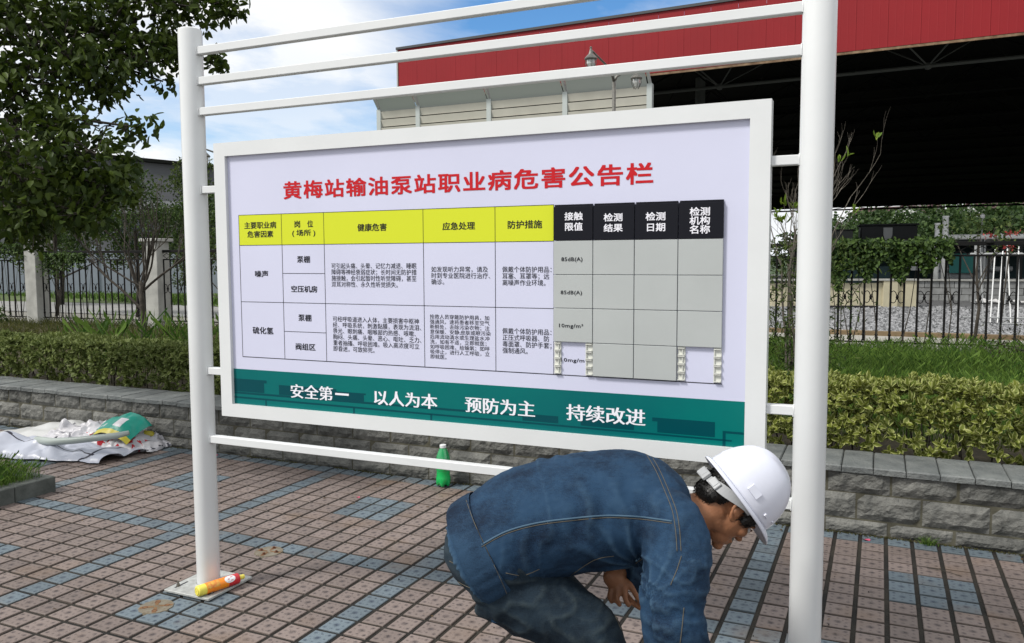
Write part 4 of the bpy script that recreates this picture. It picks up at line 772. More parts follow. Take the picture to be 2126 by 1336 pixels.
# big leafy tree standing in the corner planter, its crown hanging into the picture
TR0 = Vector((-2.95, -1.75, 0.08))
tree = empty('leafy_tree', TR0, 0, 'large leafy tree hanging its dark crown into the upper left corner', 'tree')
blobs = [(-1.82, -1.08, 3.27, 0.5), (-1.72, -0.58, 3.39, 0.47), (-1.46, -0.24, 3.48, 0.37), (-1.12, -0.08, 3.52, 0.26), (-0.92, 0.02, 3.55, 0.13), (-1.64, -1.15, 2.74, 0.43), (-1.35, -0.89, 2.93, 0.34), (-1.38, -0.45, 3.13, 0.29), (-1.22, -0.15, 3.18, 0.22), (-1.09, 0.02, 3.13, 0.14), (-1.14, -1.52, 2.22, 0.36), (-1.05, -1.27, 2.12, 0.31), (-0.86, -1.17, 2.24, 0.22), (-0.93, -0.85, 2.49, 0.16), (-1.14, -1.54, 1.89, 0.24), (-0.87, -1.31, 1.9, 0.18), (-1.27, -1.23, 2.48, 0.25), (-1.5, -0.64, 2.86, 0.18), (-2.16, -1.51, 2.69, 0.65), (-2.84, -1.06, 3.89, 0.9), (-2.06, -0.24, 4.12, 0.58), (-0.77, -1.14, 2.02, 0.14), (-1.3, -0.32, 2.94, 0.13)]
blobs = [(x, y, z, r * 0.92) for x, y, z, r in blobs]
lb = [(x - TR0.x, y - TR0.y, z - TR0.z, r) for x, y, z, r in blobs] + [(-0.24, 1.49, 2.1, 0.38), (-0.12, 1.76, 2.03, 0.37), (0.41, 1.79, 2.1, 0.25), (0.3, 1.72, 1.85, 0.19), (-0.31, 1.66, 1.82, 0.26), (-0.58, 1.33, 1.98, 0.38), (0.79, 1.75, 2.2, 0.14)]
mb = MB(); mb.tube([(0, 0, -0.1), (0.02, 0.03, 0.6), (-0.02, 0.06, 1.3), (0.05, 0.1, 1.9), (0.1, 0.2, 2.8), (0.1, 0.4, 3.8)], [0.15, 0.12, 0.11, 0.10, 0.08, 0.04], 14); mb.build('trunk', BARK, tree, smooth=True)
mb = MB(); tips = []
for b_ in lb:
    s_ = Vector((0.05, 0.15, random.uniform(1.3, 2.6))) if b_[2] < 2.6 else Vector((0.1, 0.25, random.uniform(2.2, 3.3)))
    e_ = Vector(b_[:3]); mid = (s_ + e_) / 2 + Vector((0, 0, 0.18)); mb.tube([s_, (s_ + mid) / 2 + Vector((0, 0, .05)), mid, (mid + e_) / 2 + Vector((random.gauss(0, .04), random.gauss(0, .04), 0.04)), e_], [0.035, 0.026, 0.018, 0.012, 0.007], 6)
    for q in range(int(8 + b_[3] * 26)):
        d = Vector(rvec(1)[0]); d.z *= 0.7; st_ = mid.lerp(e_, random.uniform(0.5, 1)); grow(mb, st_, d, b_[3] * random.uniform(0.5, 0.95), 0.006, 1, tips, 0.5, -0.05, 3, (2, 3), 0.6, 0.12, 0.6)
mb.build('branches', BARK, tree)
me = leafball([(lb[i][0], lb[i][1], lb[i][2], lb[i][3]) for i in range(len(lb))], 17500, 0.042, 0.080, 0.56, LEAFT, 'crown', 0.55, 0.85, 0, tree)
def relpix(p): return pix(Vector(p))
# nearest leaves as parts (positions are relative to the tree's base)
_old = EYE.copy(); EYE = EYE - TR0; me2 = leafball(lb, 700, 0.045, 0.085, 0.56, LEAFT, 'x', 0.55, 0.85, 300, tree); EYE = _old; bpy.data.meshes.remove(me2)
o = link('crown', me, tree); tag(o, kind='stuff')
tp = np.array([t_[0] for t_ in tips]); q = rng.integers(0, len(tp), 3500); 
o = link('twig_leaves', leaves('twig_leaves', tp[q] + rng.normal(size=(3500, 3)) * 0.03, unit(rvec(3500) + [0, 0, -.7]), rvec(3500), rng.uniform(0.045, 0.08, 3500), rng.uniform(0.024, 0.042, 3500), LEAFT), tree); tag(o, kind='stuff')
# two more bushy trees at the left, beyond the fence
def bushtree(loc, blobs_, n, l0, l1, M_, label, name='bushy_tree', cat='tree', th=None, group=None, wr=0.5):
    e = empty(name, loc, random.random() * 6 if False else 0, label, cat, group); top_ = max(b[2] for b in blobs_); mb = MB(); r0 = (th or 0.05 * top_ / 2)
    mb.tube([(0, 0, -0.1), (0.03 * top_, 0, top_ * 0.3), (0, 0.02 * top_, top_ * 0.6), (0.02 * top_, 0, top_ * 0.9)], [r0, r0 * .8, r0 * .55, r0 * .2], 8)
    mb.build('trunk', BARK, e, smooth=True); mb = MB()
    for b in blobs_: mb.tube([(0.01 * top_, 0, b[2] * 0.5), ((b[0]) * 0.5, b[1] * 0.5, b[2] * 0.75), b[:3]], [r0 * .4, r0 * .3, r0 * .1], 5)
    mb.build('branches', BARK, e)
    o = link('crown', leafball(blobs_, n, l0, l1, wr, M_), e); tag(o, kind='stuff'); return e
bushtree((-15.1, 13.3, 0.27), [(0, 0, 3.9, 0.8), (-0.7, -0.2, 3.2, 0.9), (0.6, 0.2, 3.1, 0.9), (0, -0.3, 2.5, 1.1), (0.9, 0, 3.9, 0.5), (-1.3, 0, 2.4, 0.8), (1.3, 0.2, 2.2, 0.8), (0.2, -0.4, 1.7, 0.9)], 9000, 0.07, 0.13, LEAFB, 'olive green bushy tree behind the left post beyond the fence')
bushtree((-18.8, 11.5, 0.27), [(0, 0, 3.0, 1.2), (1.2, 0, 2.2, 1.0), (-1.5, 0, 2.4, 1.2), (2.2, 0.3, 1.6, 0.8), (-0.2, -0.4, 1.5, 1.0)], 7000, 0.08, 0.14, LEAFT, 'dark green tree beyond the fence at the far left')
bushtree((-8.6, 7.6, 0.27), [(0, 0, 1.4, 0.55), (0.7, 0.2, 1.2, 0.5), (-0.7, 0, 1.3, 0.5), (-1.3, 0.3, 1.0, 0.4), (0.3, 0, 1.9, 0.4)], 4200, 0.04, 0.08, LEAFB, 'loose bush with yellowish leaves behind the fence beside the bare tree', 'bush', 'bush', 0.03)
bushtree((-11.2, 2.6, 0.30), [(0, 0, 0.5, 0.5), (0.8, 0.3, 0.45, 0.4), (-0.8, 0.2, 0.5, 0.5), (1.5, 0.9, 0.4, 0.35)], 5200, 0.04, 0.08, LEAFV, 'dark green bush at the left edge in front of the fence', 'bush', 'bush', 0.03)
bushtree((5.55, 5.0, 0.30), [(0, 0, 0.45, 0.5), (0.5, 0.2, 0.65, 0.45), (-0.6, -0.1, 0.35, 0.38), (0.9, 0.4, 0.8, 0.4), (-0.25, 0.3, 0.9, 0.22), (0.2, -0.3, 0.4, 0.4)], 3600, 0.02, 0.04, leafmat('dark_bush_leaf', (0.012, 0.02, 0.008), (0.05, 0.05, 0.02)), 'dark thorny bush in front of the fence at the right edge', 'bush', 'bush', 0.02)
bushtree((5.0, 9.1, 0.28), [(0, 0, 1.75, 0.34), (0.3, 0, 1.5, 0.28), (-0.35, 0.1, 1.72, 0.26), (0.45, 0.1, 1.8, 0.24)], 420, 0.04, 0.08, LEAFB, 'slender sapling with sparse green leaves behind the right fence', 'sapling', 'sapling', 0.028)
for (x, y, sc_, lab) in ((-14.6, 8.3, 1.0, 'dark green tree behind the fence over the far left pillar'), (-12.2, 8.6, 0.95, 'dark green tree behind the fence between the far left pillar and the bare tree'), (-10.2, 9.6, 0.85, 'thin crowned tree behind the fence beside the bare tree')):
    bushtree((x, y, 0.27), [(0, 0, 2.7 * sc_, 0.75), (0.8, 0.2, 2.3 * sc_, 0.65), (-0.8, 0, 2.4 * sc_, 0.7), (0.2, -0.2, 3.3 * sc_, 0.55), (-0.4, 0.3, 1.8 * sc_, 0.5), (0.5, 0.2, 1.7 * sc_, 0.45), (-1.3, 0, 3.0 * sc_, 0.5)], 7500, 0.05, 0.10, LEAFV, lab, 'leafy_small_tree', 'tree', 0.045)
# vines on the fence
def vine(s0, s1, z0, z1, n, label):
    e = empty('vine', fpt(s0), FA, label, 'vine'); x = rng.random(n) ** 1.1 * (s1 - s0); ed = 1 - (x / (s1 - s0)); z = z1 - (z1 - z0) * rng.random(n) ** 1.5 * np.clip(np.array([0.55 + 1.1 * noise.noise(Vector((a * 3.1, 0, 1))) for a in x]), 0.12, 1.1) * (0.35 + 0.65 * ed) + 0.06 * np.array([noise.noise(Vector((a * 5, 2, 1))) for a in x])
    P = np.stack([x, -0.05 + rng.normal(size=n) * 0.07, z - 0.3], 1); o = link('leaves', leaves('leaves', P, unit(rvec(n) + [0, -.3, -.6]), unit(rvec(n) * .5 + [0, -1, .4]), rng.uniform(0.035, 0.07, n), rng.uniform(0.025, 0.048, n), LEAFV), e); tag(o, kind='stuff')
    mb = MB()
    for q in range(10): a_ = random.random() * (s1 - s0); mb.tube([(a_, -0.02, 0), (a_ + random.gauss(0, .1), -0.03, 0.6), (a_ + random.gauss(0, .2), 0.02, z1 - 0.35)], [0.008, 0.006, 0.003], 4)
    tag(mb.build('stems', BARK, e), kind='stuff')
vine(14.6, 16.25, 0.45, 1.82, 5200, 'dense climbing vine covering the iron fence right of the right post')
vine(0.15, 1.25, 0.6, 1.75, 1100, 'loose vine growing over the fence beside the far left pillar')
vine(-1.6, -0.2, 0.9, 1.95, 1200, 'vine tangled in the fence at the left edge of the picture')
# ------------------------------------------------------------------ big canopy shed with red fascia
ROOFR = mat('fascia_red', (0.235, 0.010, 0.014), 0.45, spec=0.25, var=0.06, vscale=0.6); DARKM = mat('dark_steel_and_shade', (0.006, 0.007, 0.006), 0.9, var=0.2, vscale=2, spec=0.1); TRUSS = mat('truss_steel', (0.075, 0.085, 0.08), 0.7); GUT = mat('gutter_dark', (0.04, 0.045, 0.05), 0.5)  # DARKM is near-black: the shade under the roof is put into its colour
shed = empty('canopy_shed', (0, 18.7, 0.27), 0, 'wide industrial canopy with a red metal fascia and a dark open underside', 'shed')
sa = math.atan2(18.33 - 19.01, 6.66 + 11.51); Sh = Matrix.Translation((-11.51, 19.01 - 18.7, -0.27)) @ Matrix.Rotation(sa, 4, 'Z')   # local x along the fascia
LEN = 46.0
pr = 0.76
for k in range(int(LEN / pr)):                                   # folded red sheets, each with standing ribs
    q = MB(); a_, b_ = k * pr, (k + 1) * pr - 0.004
    for r_ in range(4):
        xa = a_ + r_ * pr / 4; xb = xa + pr / 4 - (0.004 if r_ == 3 else 0)
        q.add([Sh @ Vector(p) for p in ((xa, 0, 7.0), (xb - 0.03, 0, 7.0), (xb - 0.03, 0, 8.72), (xa, 0, 8.72))], [(0, 1, 2, 3)])
        q.add([Sh @ Vector(p) for p in ((xb - 0.03, 0, 7.0), (xb - 0.022, -0.002, 7.0), (xb - 0.022, -0.002, 8.72), (xb - 0.03, 0, 8.72))], [(0, 1, 2, 3)])
        q.add([Sh @ Vector(p) for p in ((xb - 0.022, -0.002, 7.0), (xb - 0.008, -0.002, 7.0), (xb - 0.008, -0.002, 8.72), (xb - 0.022, -0.002, 8.72))], [(0, 1, 2, 3)])
        q.add([Sh @ Vector(p) for p in ((xb - 0.008, -0.002, 7.0), (xb, 0, 7.0), (xb, 0, 8.72), (xb - 0.008, -0.002, 8.72))], [(0, 1, 2, 3)])
    q.build('fascia_panel', ROOFR, shed)
MB().box(-0.06, LEN, -0.05, 0.3, 8.722, 8.80, M=Sh).build('gutter', GUT, shed)
MB().box(-0.05, -0.002, -0.03, 0.02, 6.98, 8.72, M=Sh).build('corner_trim', mat('trim_grey', (0.35, 0.36, 0.35), 0.5), shed)
MB().box(0, LEN, 0.01, 0.06, 6.93, 6.995, M=Sh).build('bottom_trim', mat('rusty_trim', (0.10, 0.055, 0.025), 0.8, col2=(0.25, 0.17, 0.10), vscale=5), shed)
def rz(y): return 8.55 - (y) * 0.0665
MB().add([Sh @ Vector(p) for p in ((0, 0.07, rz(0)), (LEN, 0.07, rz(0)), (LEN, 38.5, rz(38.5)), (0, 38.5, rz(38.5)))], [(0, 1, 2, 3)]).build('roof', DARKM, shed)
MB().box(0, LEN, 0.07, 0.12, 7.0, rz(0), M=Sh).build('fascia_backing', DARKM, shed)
MB().box(0.0, 0.06, 0.1, 38.5, 5.0, 6.0, M=Sh).build('side_skirt', DARKM, shed)
for r_, y in enumerate((3.0, 6.4, 9.8, 13.2, 38.3)):
    zt = rz(y) - 0.06; zb = zt - 1.25 if y < 38 else 4.98; sp = 2.95; xs = np.arange(1.4, LEN, sp)
    q = MB(); q.tube([Sh @ Vector((0, y, zb)), Sh @ Vector((LEN, y, zb))], 0.055, 8); q.build('bottom_chord', TRUSS if r_ == 0 else DARKM, shed)  # first truss row keeps steel grey, rows behind are blackened to stand for shade
    for k, x in enumerate(xs):
        if y < 38 and r_ < 2:
            MB().lathe([(0.01, -0.11), (0.08, -0.08), (0.115, 0), (0.08, 0.08), (0.01, 0.11)], 10, Matrix.Translation(Sh @ Vector((x, y, zb)))).build('node', TRUSS if r_ == 0 else DARKM, shed)
        q = MB()
        for dx, dy in ((-sp / 2, -1.7), (sp / 2, -1.7), (-sp / 2, 1.7), (sp / 2, 1.7)) if y < 38 else ((-sp / 2, 0), (sp / 2, 0)): q.tube([Sh @ Vector((x, y, zb)), Sh @ Vector((x + dx, y + dy, rz(y + dy) - 0.05 if y < 38 else 5.2))], 0.024, 5)
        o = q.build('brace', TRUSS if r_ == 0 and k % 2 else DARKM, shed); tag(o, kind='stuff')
for k in range(14):
    y = 2 + k * 2.6; MB().box(0, LEN, y, y + 0.08, rz(y) - 0.14, rz(y) - 0.02, M=Sh).build('purlin', DARKM, shed)
MB().box(0, LEN, 38.32, 38.42, 5.14, rz(38.4), M=Sh).build('eave_board', DARKM, shed)
for x in (28.5, 36, 45.5):
    for y in (6.4, 22, 36): MB().tube([Sh @ Vector((x, y, 0.27)), Sh @ Vector((x, y, rz(y)))], 0.18, 16).build('column', TRUSS, shed)
for x in (0.6, 8.8): 
    for y in (6.4, 36): MB().tube([Sh @ Vector((x, y, 0.27)), Sh @ Vector((x, y, rz(y)))], 0.18, 16).build('column', TRUSS, shed)

# noise barrier in front of the shed
BSL = mat('barrier_slat', (0.50, 0.49, 0.43), 0.55, var=0.05, vscale=2); BPO = mat('barrier_post', (0.42, 0.46, 0.45), 0.5)
nb_ = empty('noise_barrier', (-6.8, 17.5, 0.27), 0, 'beige louvred noise barrier with grey green posts below the left end of the red fascia', 'barrier')
px_ = [-11.27, -9.80, -7.29, -4.82, -2.31]
for k, x in enumerate(px_):
    q = MB(); q.box(x - 0.075 + 6.8, x + 0.075 + 6.8, -0.09, 0.09, -0.1, 6.17); q.build('post', BPO, nb_)
    a_ = x + 6.8; MB().add([(a_ - 0.03, -0.09, 6.165), (a_ + 0.03, -0.09, 6.165), (a_ + 0.03, 0.09, 6.165), (a_ - 0.03, 0.09, 6.165), (a_ - 0.03, -0.40, 6.50), (a_ + 0.03, -0.40, 6.50), (a_ + 0.03, -0.30, 6.56), (a_ - 0.03, -0.30, 6.56)], [(0, 1, 5, 4), (1, 2, 6, 5), (2, 3, 7, 6), (3, 0, 4, 7), (4, 5, 6, 7)]).build('bracket', BPO, nb_)
for k in range(4):
    x0, x1 = px_[k] + 0.078 + 6.8, px_[k + 1] - 0.078 + 6.8
    w_ = x1 - x0; me = MB().add([(0, -0.015, 0.0), (w_, -0.015, 0.0), (w_, -0.075, 0.215), (0, -0.075, 0.215), (w_, 0.02, 0.228), (0, 0.02, 0.228), (w_, 0.02, 0), (0, 0.02, 0)], [(0, 1, 2, 3), (3, 2, 4, 5), (1, 6, 4, 2), (7, 0, 3, 5), (7, 6, 1, 0), (5, 4, 6, 7)]).mesh('slat', BSL)
    MB().box(x0, x1, 0.03, 0.06, -0.05, 6.14).build('gap_shade_backing', DARKM, nb_)  # added dark sheet, stands in for the shade in the slat gaps
    for q in range(24): link('slat', me, nb_, (x0, 0, 6.14 - 0.257 * (q + 1)))
    MB().add([(x0, -0.03, 6.11), (x1, -0.03, 6.11), (x1, -0.34, 6.50), (x0, -0.34, 6.50), (x0, -0.02, 6.165), (x1, -0.02, 6.165), (x1, -0.33, 6.515), (x0, -0.33, 6.515)], [(0, 1, 2, 3), (7, 6, 5, 4), (2, 6, 7, 3), (0, 3, 7, 4), (1, 5, 6, 2)]).build('hood_panel', BPO, nb_)
    MB().box(x0, x1, -0.40, -0.335, 6.50, 6.54).build('hood_edge', BPO, nb_)

# yard lamps
LMET = mat('lamp_metal', (0.16, 0.155, 0.14), 0.45, metal=0.6, var=0.3, vscale=12); LGL = mat('lamp_glass', (0.62, 0.64, 0.62), 0.12, trans=0.4)
def lamp(loc, h, arms, label):
    e = empty('yard_lamp', loc, 0, label, 'lamp', 'double armed yard lamps')
    MB().tube([(0, 0, 0), (0, 0, 0.8), (0, 0, h)], [0.075, 0.055, 0.04], 12).build('pole', LMET, e, smooth=True); MB().lathe([(0.13, 0), (0.13, 0.03), (0.08, 0.06)], 16).build('base', LMET, e)
    for (ax, ay, az) in arms:
        pts = [Vector((0, 0, h - 0.02)), Vector((ax * 0.12, ay * 0.12, h + az * 0.45)), Vector((ax * 0.4, ay * 0.4, h + az * 0.8)), Vector((ax, ay, h + az * 1.1)), Vector((ax * 1.05, ay * 1.05, h + az * 1.1 - 0.03))]
        a_ = MB(); a_.tube(pts, [0.032, 0.028, 0.024, 0.02, 0.02], 8); a_.build('arm', LMET, e, smooth=True)
        T_ = Matrix.Translation(pts[-1]); hd = MB(); hd.lathe([(0.02, 0.06), (0.035, 0.0), (0.05, -0.05), (0.10, -0.10), (0.135, -0.14), (0.13, -0.16), (0.02, -0.16)], 12, T_); hd.lathe([(0.015, 0.10), (0.03, 0.08), (0.02, 0.06)], 10, T_); ho = hd.build('lamp_hood', LMET, e)
        gl = MB(); gl.lathe([(0.085, -0.16), (0.088, -0.25), (0.06, -0.33), (0.02, -0.36)], 12, T_); gl.build('lamp_glass', LGL, ho)
        cg = MB()
        for k in range(6): t_ = k * math.pi / 3; cg.tube([pts[-1] + Vector((0.11 * math.cos(t_), 0.11 * math.sin(t_), -0.15)), pts[-1] + Vector((0.115 * math.cos(t_), 0.115 * math.sin(t_), -0.25)), pts[-1] + Vector((0.05 * math.cos(t_), 0.05 * math.sin(t_), -0.38))], 0.007, 4)
        o = cg.build('cage', LMET, ho); tag(o, kind='stuff')
lamp((-1.86, 12.75, 0.27), 5.28, [(0.42, 0.24, 0.22), (-0.02, -1.45, 0.30)], 'old double armed yard lamp with caged lanterns in front of the noise barrier')
lamp((-11.2, 10.6, 0.27), 3.72, [(0.30, 0.2, 0.16), (-0.2, -0.5, 0.28)], 'yard lamp whose top peeks over the left end of the board')

# ------------------------------------------------------------------ yard beyond the right fence
CREAM = mat('cream_render', (0.47, 0.43, 0.30), 0.85, var=0.1, vscale=3); BLK = mat('block_grey', (0.24, 0.245, 0.24), 0.9, var=0.2, vscale=5, rnd=0.15, bump=0.4); PIPEW = mat('pipe_white', (0.72, 0.73, 0.72), 0.45, var=0.05, vscale=3); PIPEG = mat('pipe_grey', (0.30, 0.31, 0.31), 0.5, var=0.1, vscale=3)
cw = empty('cream_wall', (2.6, 17.7, 0.27), 0.33, 'low cream rendered wall with a pier at its right end beyond the gravel', 'wall')
MB().box(-1.6, 1.95, 0, 0.2, 0, 0.66).build('wall_face', CREAM, cw); MB().box(1.2, 1.55, -0.08, 0.28, 0, 0.72).build('pier', CREAM, cw); MB().box(1.7, 2.02, -0.06, 0.26, 0, 0.72).build('pier', CREAM, cw); MB().box(-1.7, 2.1, -0.1, 0.3, 0.725, 0.765).build('coping', CONC, cw); MB().box(-1.2, 0.9, -0.5, -0.2, 0.0, 0.09).build('dark_sill', INK, cw)
rw = empty('block_wall', (4.5, 22.35, 0.27), 0.10, 'low grey concrete block retaining wall with a flat coping behind the gravel', 'wall')
MB().box(0, 9.0, 0.02, 0.25, 0, 0.60).build('core', STONEM, rw)
bm_ = MB().bbox(0, 0.385, 0, 0.06, 0, 0.185, 0.006).mesh('block', BLK)
for r_ in range(3):
    for k in range(-1, 23):
        x = k * 0.40 + (0.2 if r_ % 2 else 0)
        if x >= -0.1: link('block', bm_, rw, (x, -0.035, 0.01 + r_ * 0.2))
MB().bbox(-0.1, 9.1, -0.1, 0.35, 0.605, 0.665, 0.008).build('coping', CONC, rw)
for k, (x, y, h, r_) in enumerate(((5.20, 22.75, 2.35, 0.07), (5.42, 22.82, 2.56, 0.085))):
    e = empty('vent_pipe', (x, y, 0.27), 0, ('thinner left one of the two white upright pipes beyond the gravel', 'taller right one of the two white upright pipes beyond the gravel')[k], 'pipe', 'white upright pipes')
    MB().tube([(0, 0, 0.6), (0, 0, h)], r_, 14).build('tube', PIPEW, e, smooth=True); MB().tube([(0, 0, 0.60), (0, 0, 0.66)], r_ * 1.6, 14).build('flange', PIPEW, e); MB().tube([(0, 0, h - 0.04), (0, 0, h + 0.005)], r_ * 1.12, 14).build('rim', PIPEW, e)
for k, (z, m_, r_) in enumerate(((2.20, PIPEW, 0.075), (2.00, PIPEG, 0.06))):
    e = empty('overhead_pipe', (5.5, 22.9, z), 0.12, ('upper white overhead pipe running right behind the fence top', 'lower grey overhead pipe running right behind the fence top')[k], 'pipe', 'overhead pipes'); MB().tube([(0, k * 0.35, 0), (9, k * 0.35, 0.0)], r_, 12).build('tube', m_, e, smooth=True)
    for x in (1.0, 3.2, 5.4, 8.0): MB().tube([(x, k * 0.35, -(z - 0.27)), (x, k * 0.35, -r_)], 0.03, 8).build('support', PIPEG, e); MB().lathe([(r_ * 1.25, -0.03), (r_ * 1.25, 0.03)], 12, Matrix.Translation((x + 0.4, k * 0.35, 0)) @ Matrix.Rotation(math.pi / 2, 4, 'Y')).build('flange', m_, e)
for k in range(11):
    x0 = 5.55 + k * 0.115; ln = random.uniform(-0.10, 0.16)
    o = MB().tube([(0, 0, 0), (ln, 0.45, 1.45 + random.uniform(-.1, .1))], 0.012, 6).build('leaning_pole', PIPEW if k % 3 else PIPEG); o.location = (x0, 13.3 + random.uniform(-.05, .05), 0.31); tag(o, 'thin white pole leaning in the row against the rack behind the right fence', 'pole', 'poles leaning against the rack')
e = empty('pole_rack', (6.2, 13.75, 0.3), 0.1, 'low pipe rack holding the leaning poles behind the right fence', 'rack')
for x in (-0.8, 0.9): MB().tube([(x, 0, 0), (x, 0, 1.55)], 0.03, 8).build('upright', PIPEG, e)
MB().tube([(-0.9, 0, 1.35), (1.0, 0, 1.35)], 0.025, 8).build('top_bar', PIPEG, e); MB().tube([(-1.1, -0.6, 0.12), (1.1, -0.6, 0.12)], 0.014, 8).build('foot_bar', PIPEG, e); MB().tube([(-0.7, -1.6, 0.08), (1.4, -1.6, 0.08)], 0.014, 8).build('foot_bar', PIPEG, e)
# red flowers / flags poking over the fence, white litter by the block wall
o = crumple('litter_sheet', (6.0, 20.6, 0.32), (1.3, 0.1, 0), (0, 0.5, 0), 22, 12, lambda a, b, q: (0.14 * abs(fr(q.x * 5, q.y * 5, 1)) + 0.02, 0, 0), mat('litter_white', (0.6, 0.6, 0.6), 0.6)); tag(o, 'crumpled white sheet lying at the foot of the block wall', 'litter')
for k, (x, y, z) in enumerate(((5.02, 8.0, 1.90), (5.32, 8.0, 1.92), (5.22, 7.9, 1.72))):
    o = link('red_leaves', leaves('red_leaves', rng.normal(size=(16, 3)) * [0.05, 0.03, 0.025], rvec(16), rvec(16), rng.uniform(0.03, 0.06, 16), rng.uniform(0.02, 0.03, 16), leafmat('red_leaf', (0.20, 0.02, 0.025), (0.38, 0.07, 0.06))), None, (x, y, z)); tag(o, ('left cluster of red leaves above the fence rail at the right edge', 'right cluster of red leaves above the fence rail at the right edge', 'lower red leaf cluster below the fence rail at the right edge')[k], 'leaves', None, 'stuff')
e = empty('climbing_twig', (5.25, 7.6, 0.3), 0, 'bare climbing stem carrying red leaf clusters behind the fence', 'twig'); MB().tube([(-0.1, 0, 0), (-0.05, 0.1, 0.7), (0.02, 0.3, 1.4), (-0.2, 0.4, 1.6)], 0.01, 5).build('stem', BARK, e)
# dark pump house
DK = mat('dark_cladding', (0.012, 0.014, 0.015), 0.7, var=0.3, vscale=2); DK2 = mat('dark_teal', (0.012, 0.045, 0.05), 0.6, var=0.4, vscale=1.5); TEAL = mat('teal_paint', (0.02, 0.22, 0.20), 0.5)
ph = empty('pump_house', (5.5, 27.5, 0.27), 0.08, 'long dark open sided pump house with a flat roof beyond the gravel', 'building')
MB().box(-5, 7, 0, 5, 1.72, 1.95).build('roof', DK, ph); MB().box(-5, 7, 4.9, 5, 0, 1.72).build('back_wall', DK2, ph); MB().box(-5, -1.0, -0.05, 0.05, 0, 1.0).build('side_wall', DK2, ph)
for x in (-4.9, -1.0, 2.5, 6.8): MB().box(x, x + 0.12, 0.0, 0.12, 0, 1.72).build('pillar', DK, ph)
MB().box(0.1, 1.9, 1.0, 2.2, 0.5, 1.3).build('pump_casing', PIPEG, ph); MB().box(0.5, 1.4, 0.8, 1.0, 0.75, 1.45).build('pump_door', TEAL, ph); MB().box(-0.9, 0.0, 0.6, 0.7, 0.85, 1.0).build('name_strip', PIPEW, ph); MB().box(-0.7, -0.2, 0.6, 0.66, 1.05, 1.45).build('gauge_panel', PIPEW, ph); MB().tube([(-0.5, 0.9, 0.9), (2.5, 0.9, 0.9)], 0.09, 10).build('pipe', PIPEG, ph); MB().tube([(0.2, 0.9, 0.5), (6.5, 0.9, 0.5)], 0.07, 10).build('pipe', PIPEG, ph)
tk = empty('dark_tank', (4.0, 27.9, 0.27), 0.08, 'black box shaped tank with a pale shield plate above the fence', 'tank'); MB().bbox(-1.05, 0.85, 0, 1.4, 1.96, 2.50, 0.04).build('tank_body', DK, tk); MB().bbox(-1.1, 0.9, -0.05, 1.45, 2.50, 2.56, 0.01).build('tank_lid', DK, tk)
MB().add([(-0.28, -0.03, 2.42), (0.02, -0.03, 2.42), (0.02, -0.03, 2.15), (-0.05, -0.03, 1.95), (-0.21, -0.03, 1.95), (-0.28, -0.03, 2.15), (-0.28, -0.004, 2.42), (0.02, -0.004, 2.42), (0.02, -0.004, 2.15), (-0.05, -0.004, 1.95), (-0.21, -0.004, 1.95), (-0.28, -0.004, 2.15)], [(0, 5, 4, 3, 2, 1), (0, 1, 7, 6), (1, 2, 8, 7), (5, 0, 6, 11), (2, 3, 9, 8), (4, 5, 11, 10)]).build('shield_plate', PIPEG, tk)
cb = empty('dark_cabinet', (2.3, 27.6, 0.27), 0.08, 'dark grey cabinet behind the fence just right of the right post', 'cabinet'); MB().bbox(-0.9, 0.4, 0, 1.0, 0, 2.33, 0.02).build('body', mat('cabinet_grey', (0.06, 0.065, 0.06), 0.7), cb); MB().bbox(-0.95, 0.45, -0.05, 1.05, 2.331, 2.38, 0.01).build('lid', DK, cb)
e = empty('mast', (6.55, 24.6, 0.27), 0, 'slender grey mast with a round head above the fence', 'mast'); MB().tube([(0, 0, 0), (0, 0, 2.55)], 0.02, 8).build('pole', PIPEG, e); MB().lathe([(0.01, 2.5), (0.07, 2.56), (0.07, 2.64), (0.01, 2.7)], 10).build('head', PIPEW, e)
# ------------------------------------------------------------------ far hill, trees, houses
hill = MB(); gxs = np.linspace(-60, 120, 46); gys = np.linspace(55, 210, 24); vs = []
for y in gys:
    for x in gxs:
        t_ = min(1, max(0, (y - 58) / 60)); t_ = t_ * t_ * (3 - 2 * t_); u_ = min(1, max(0, (x + 8) / 22)); vs.append((x, y, 0.25 + t_ * (1.6 + 4.2 * u_) + 0.4 * noise.noise(Vector((x * .05, y * .05, 0)))))
hill.add(vs, [(j * 46 + i, j * 46 + i + 1, (j + 1) * 46 + i + 1, (j + 1) * 46 + i) for j in range(23) for i in range(45)]); o = hill.build('hill', mat('hill_green', (0.035, 0.06, 0.02), 0.95, var=0.5, vscale=0.3), smooth=True); tag(o, kind='structure')
HW = mat('house_white', (0.62, 0.63, 0.62), 0.8, var=0.05, vscale=0.4); HR = mat('roof_maroon', (0.065, 0.022, 0.025), 0.7, var=0.15, vscale=1.0); WG = mat('window_dark', (0.03, 0.04, 0.05), 0.15)
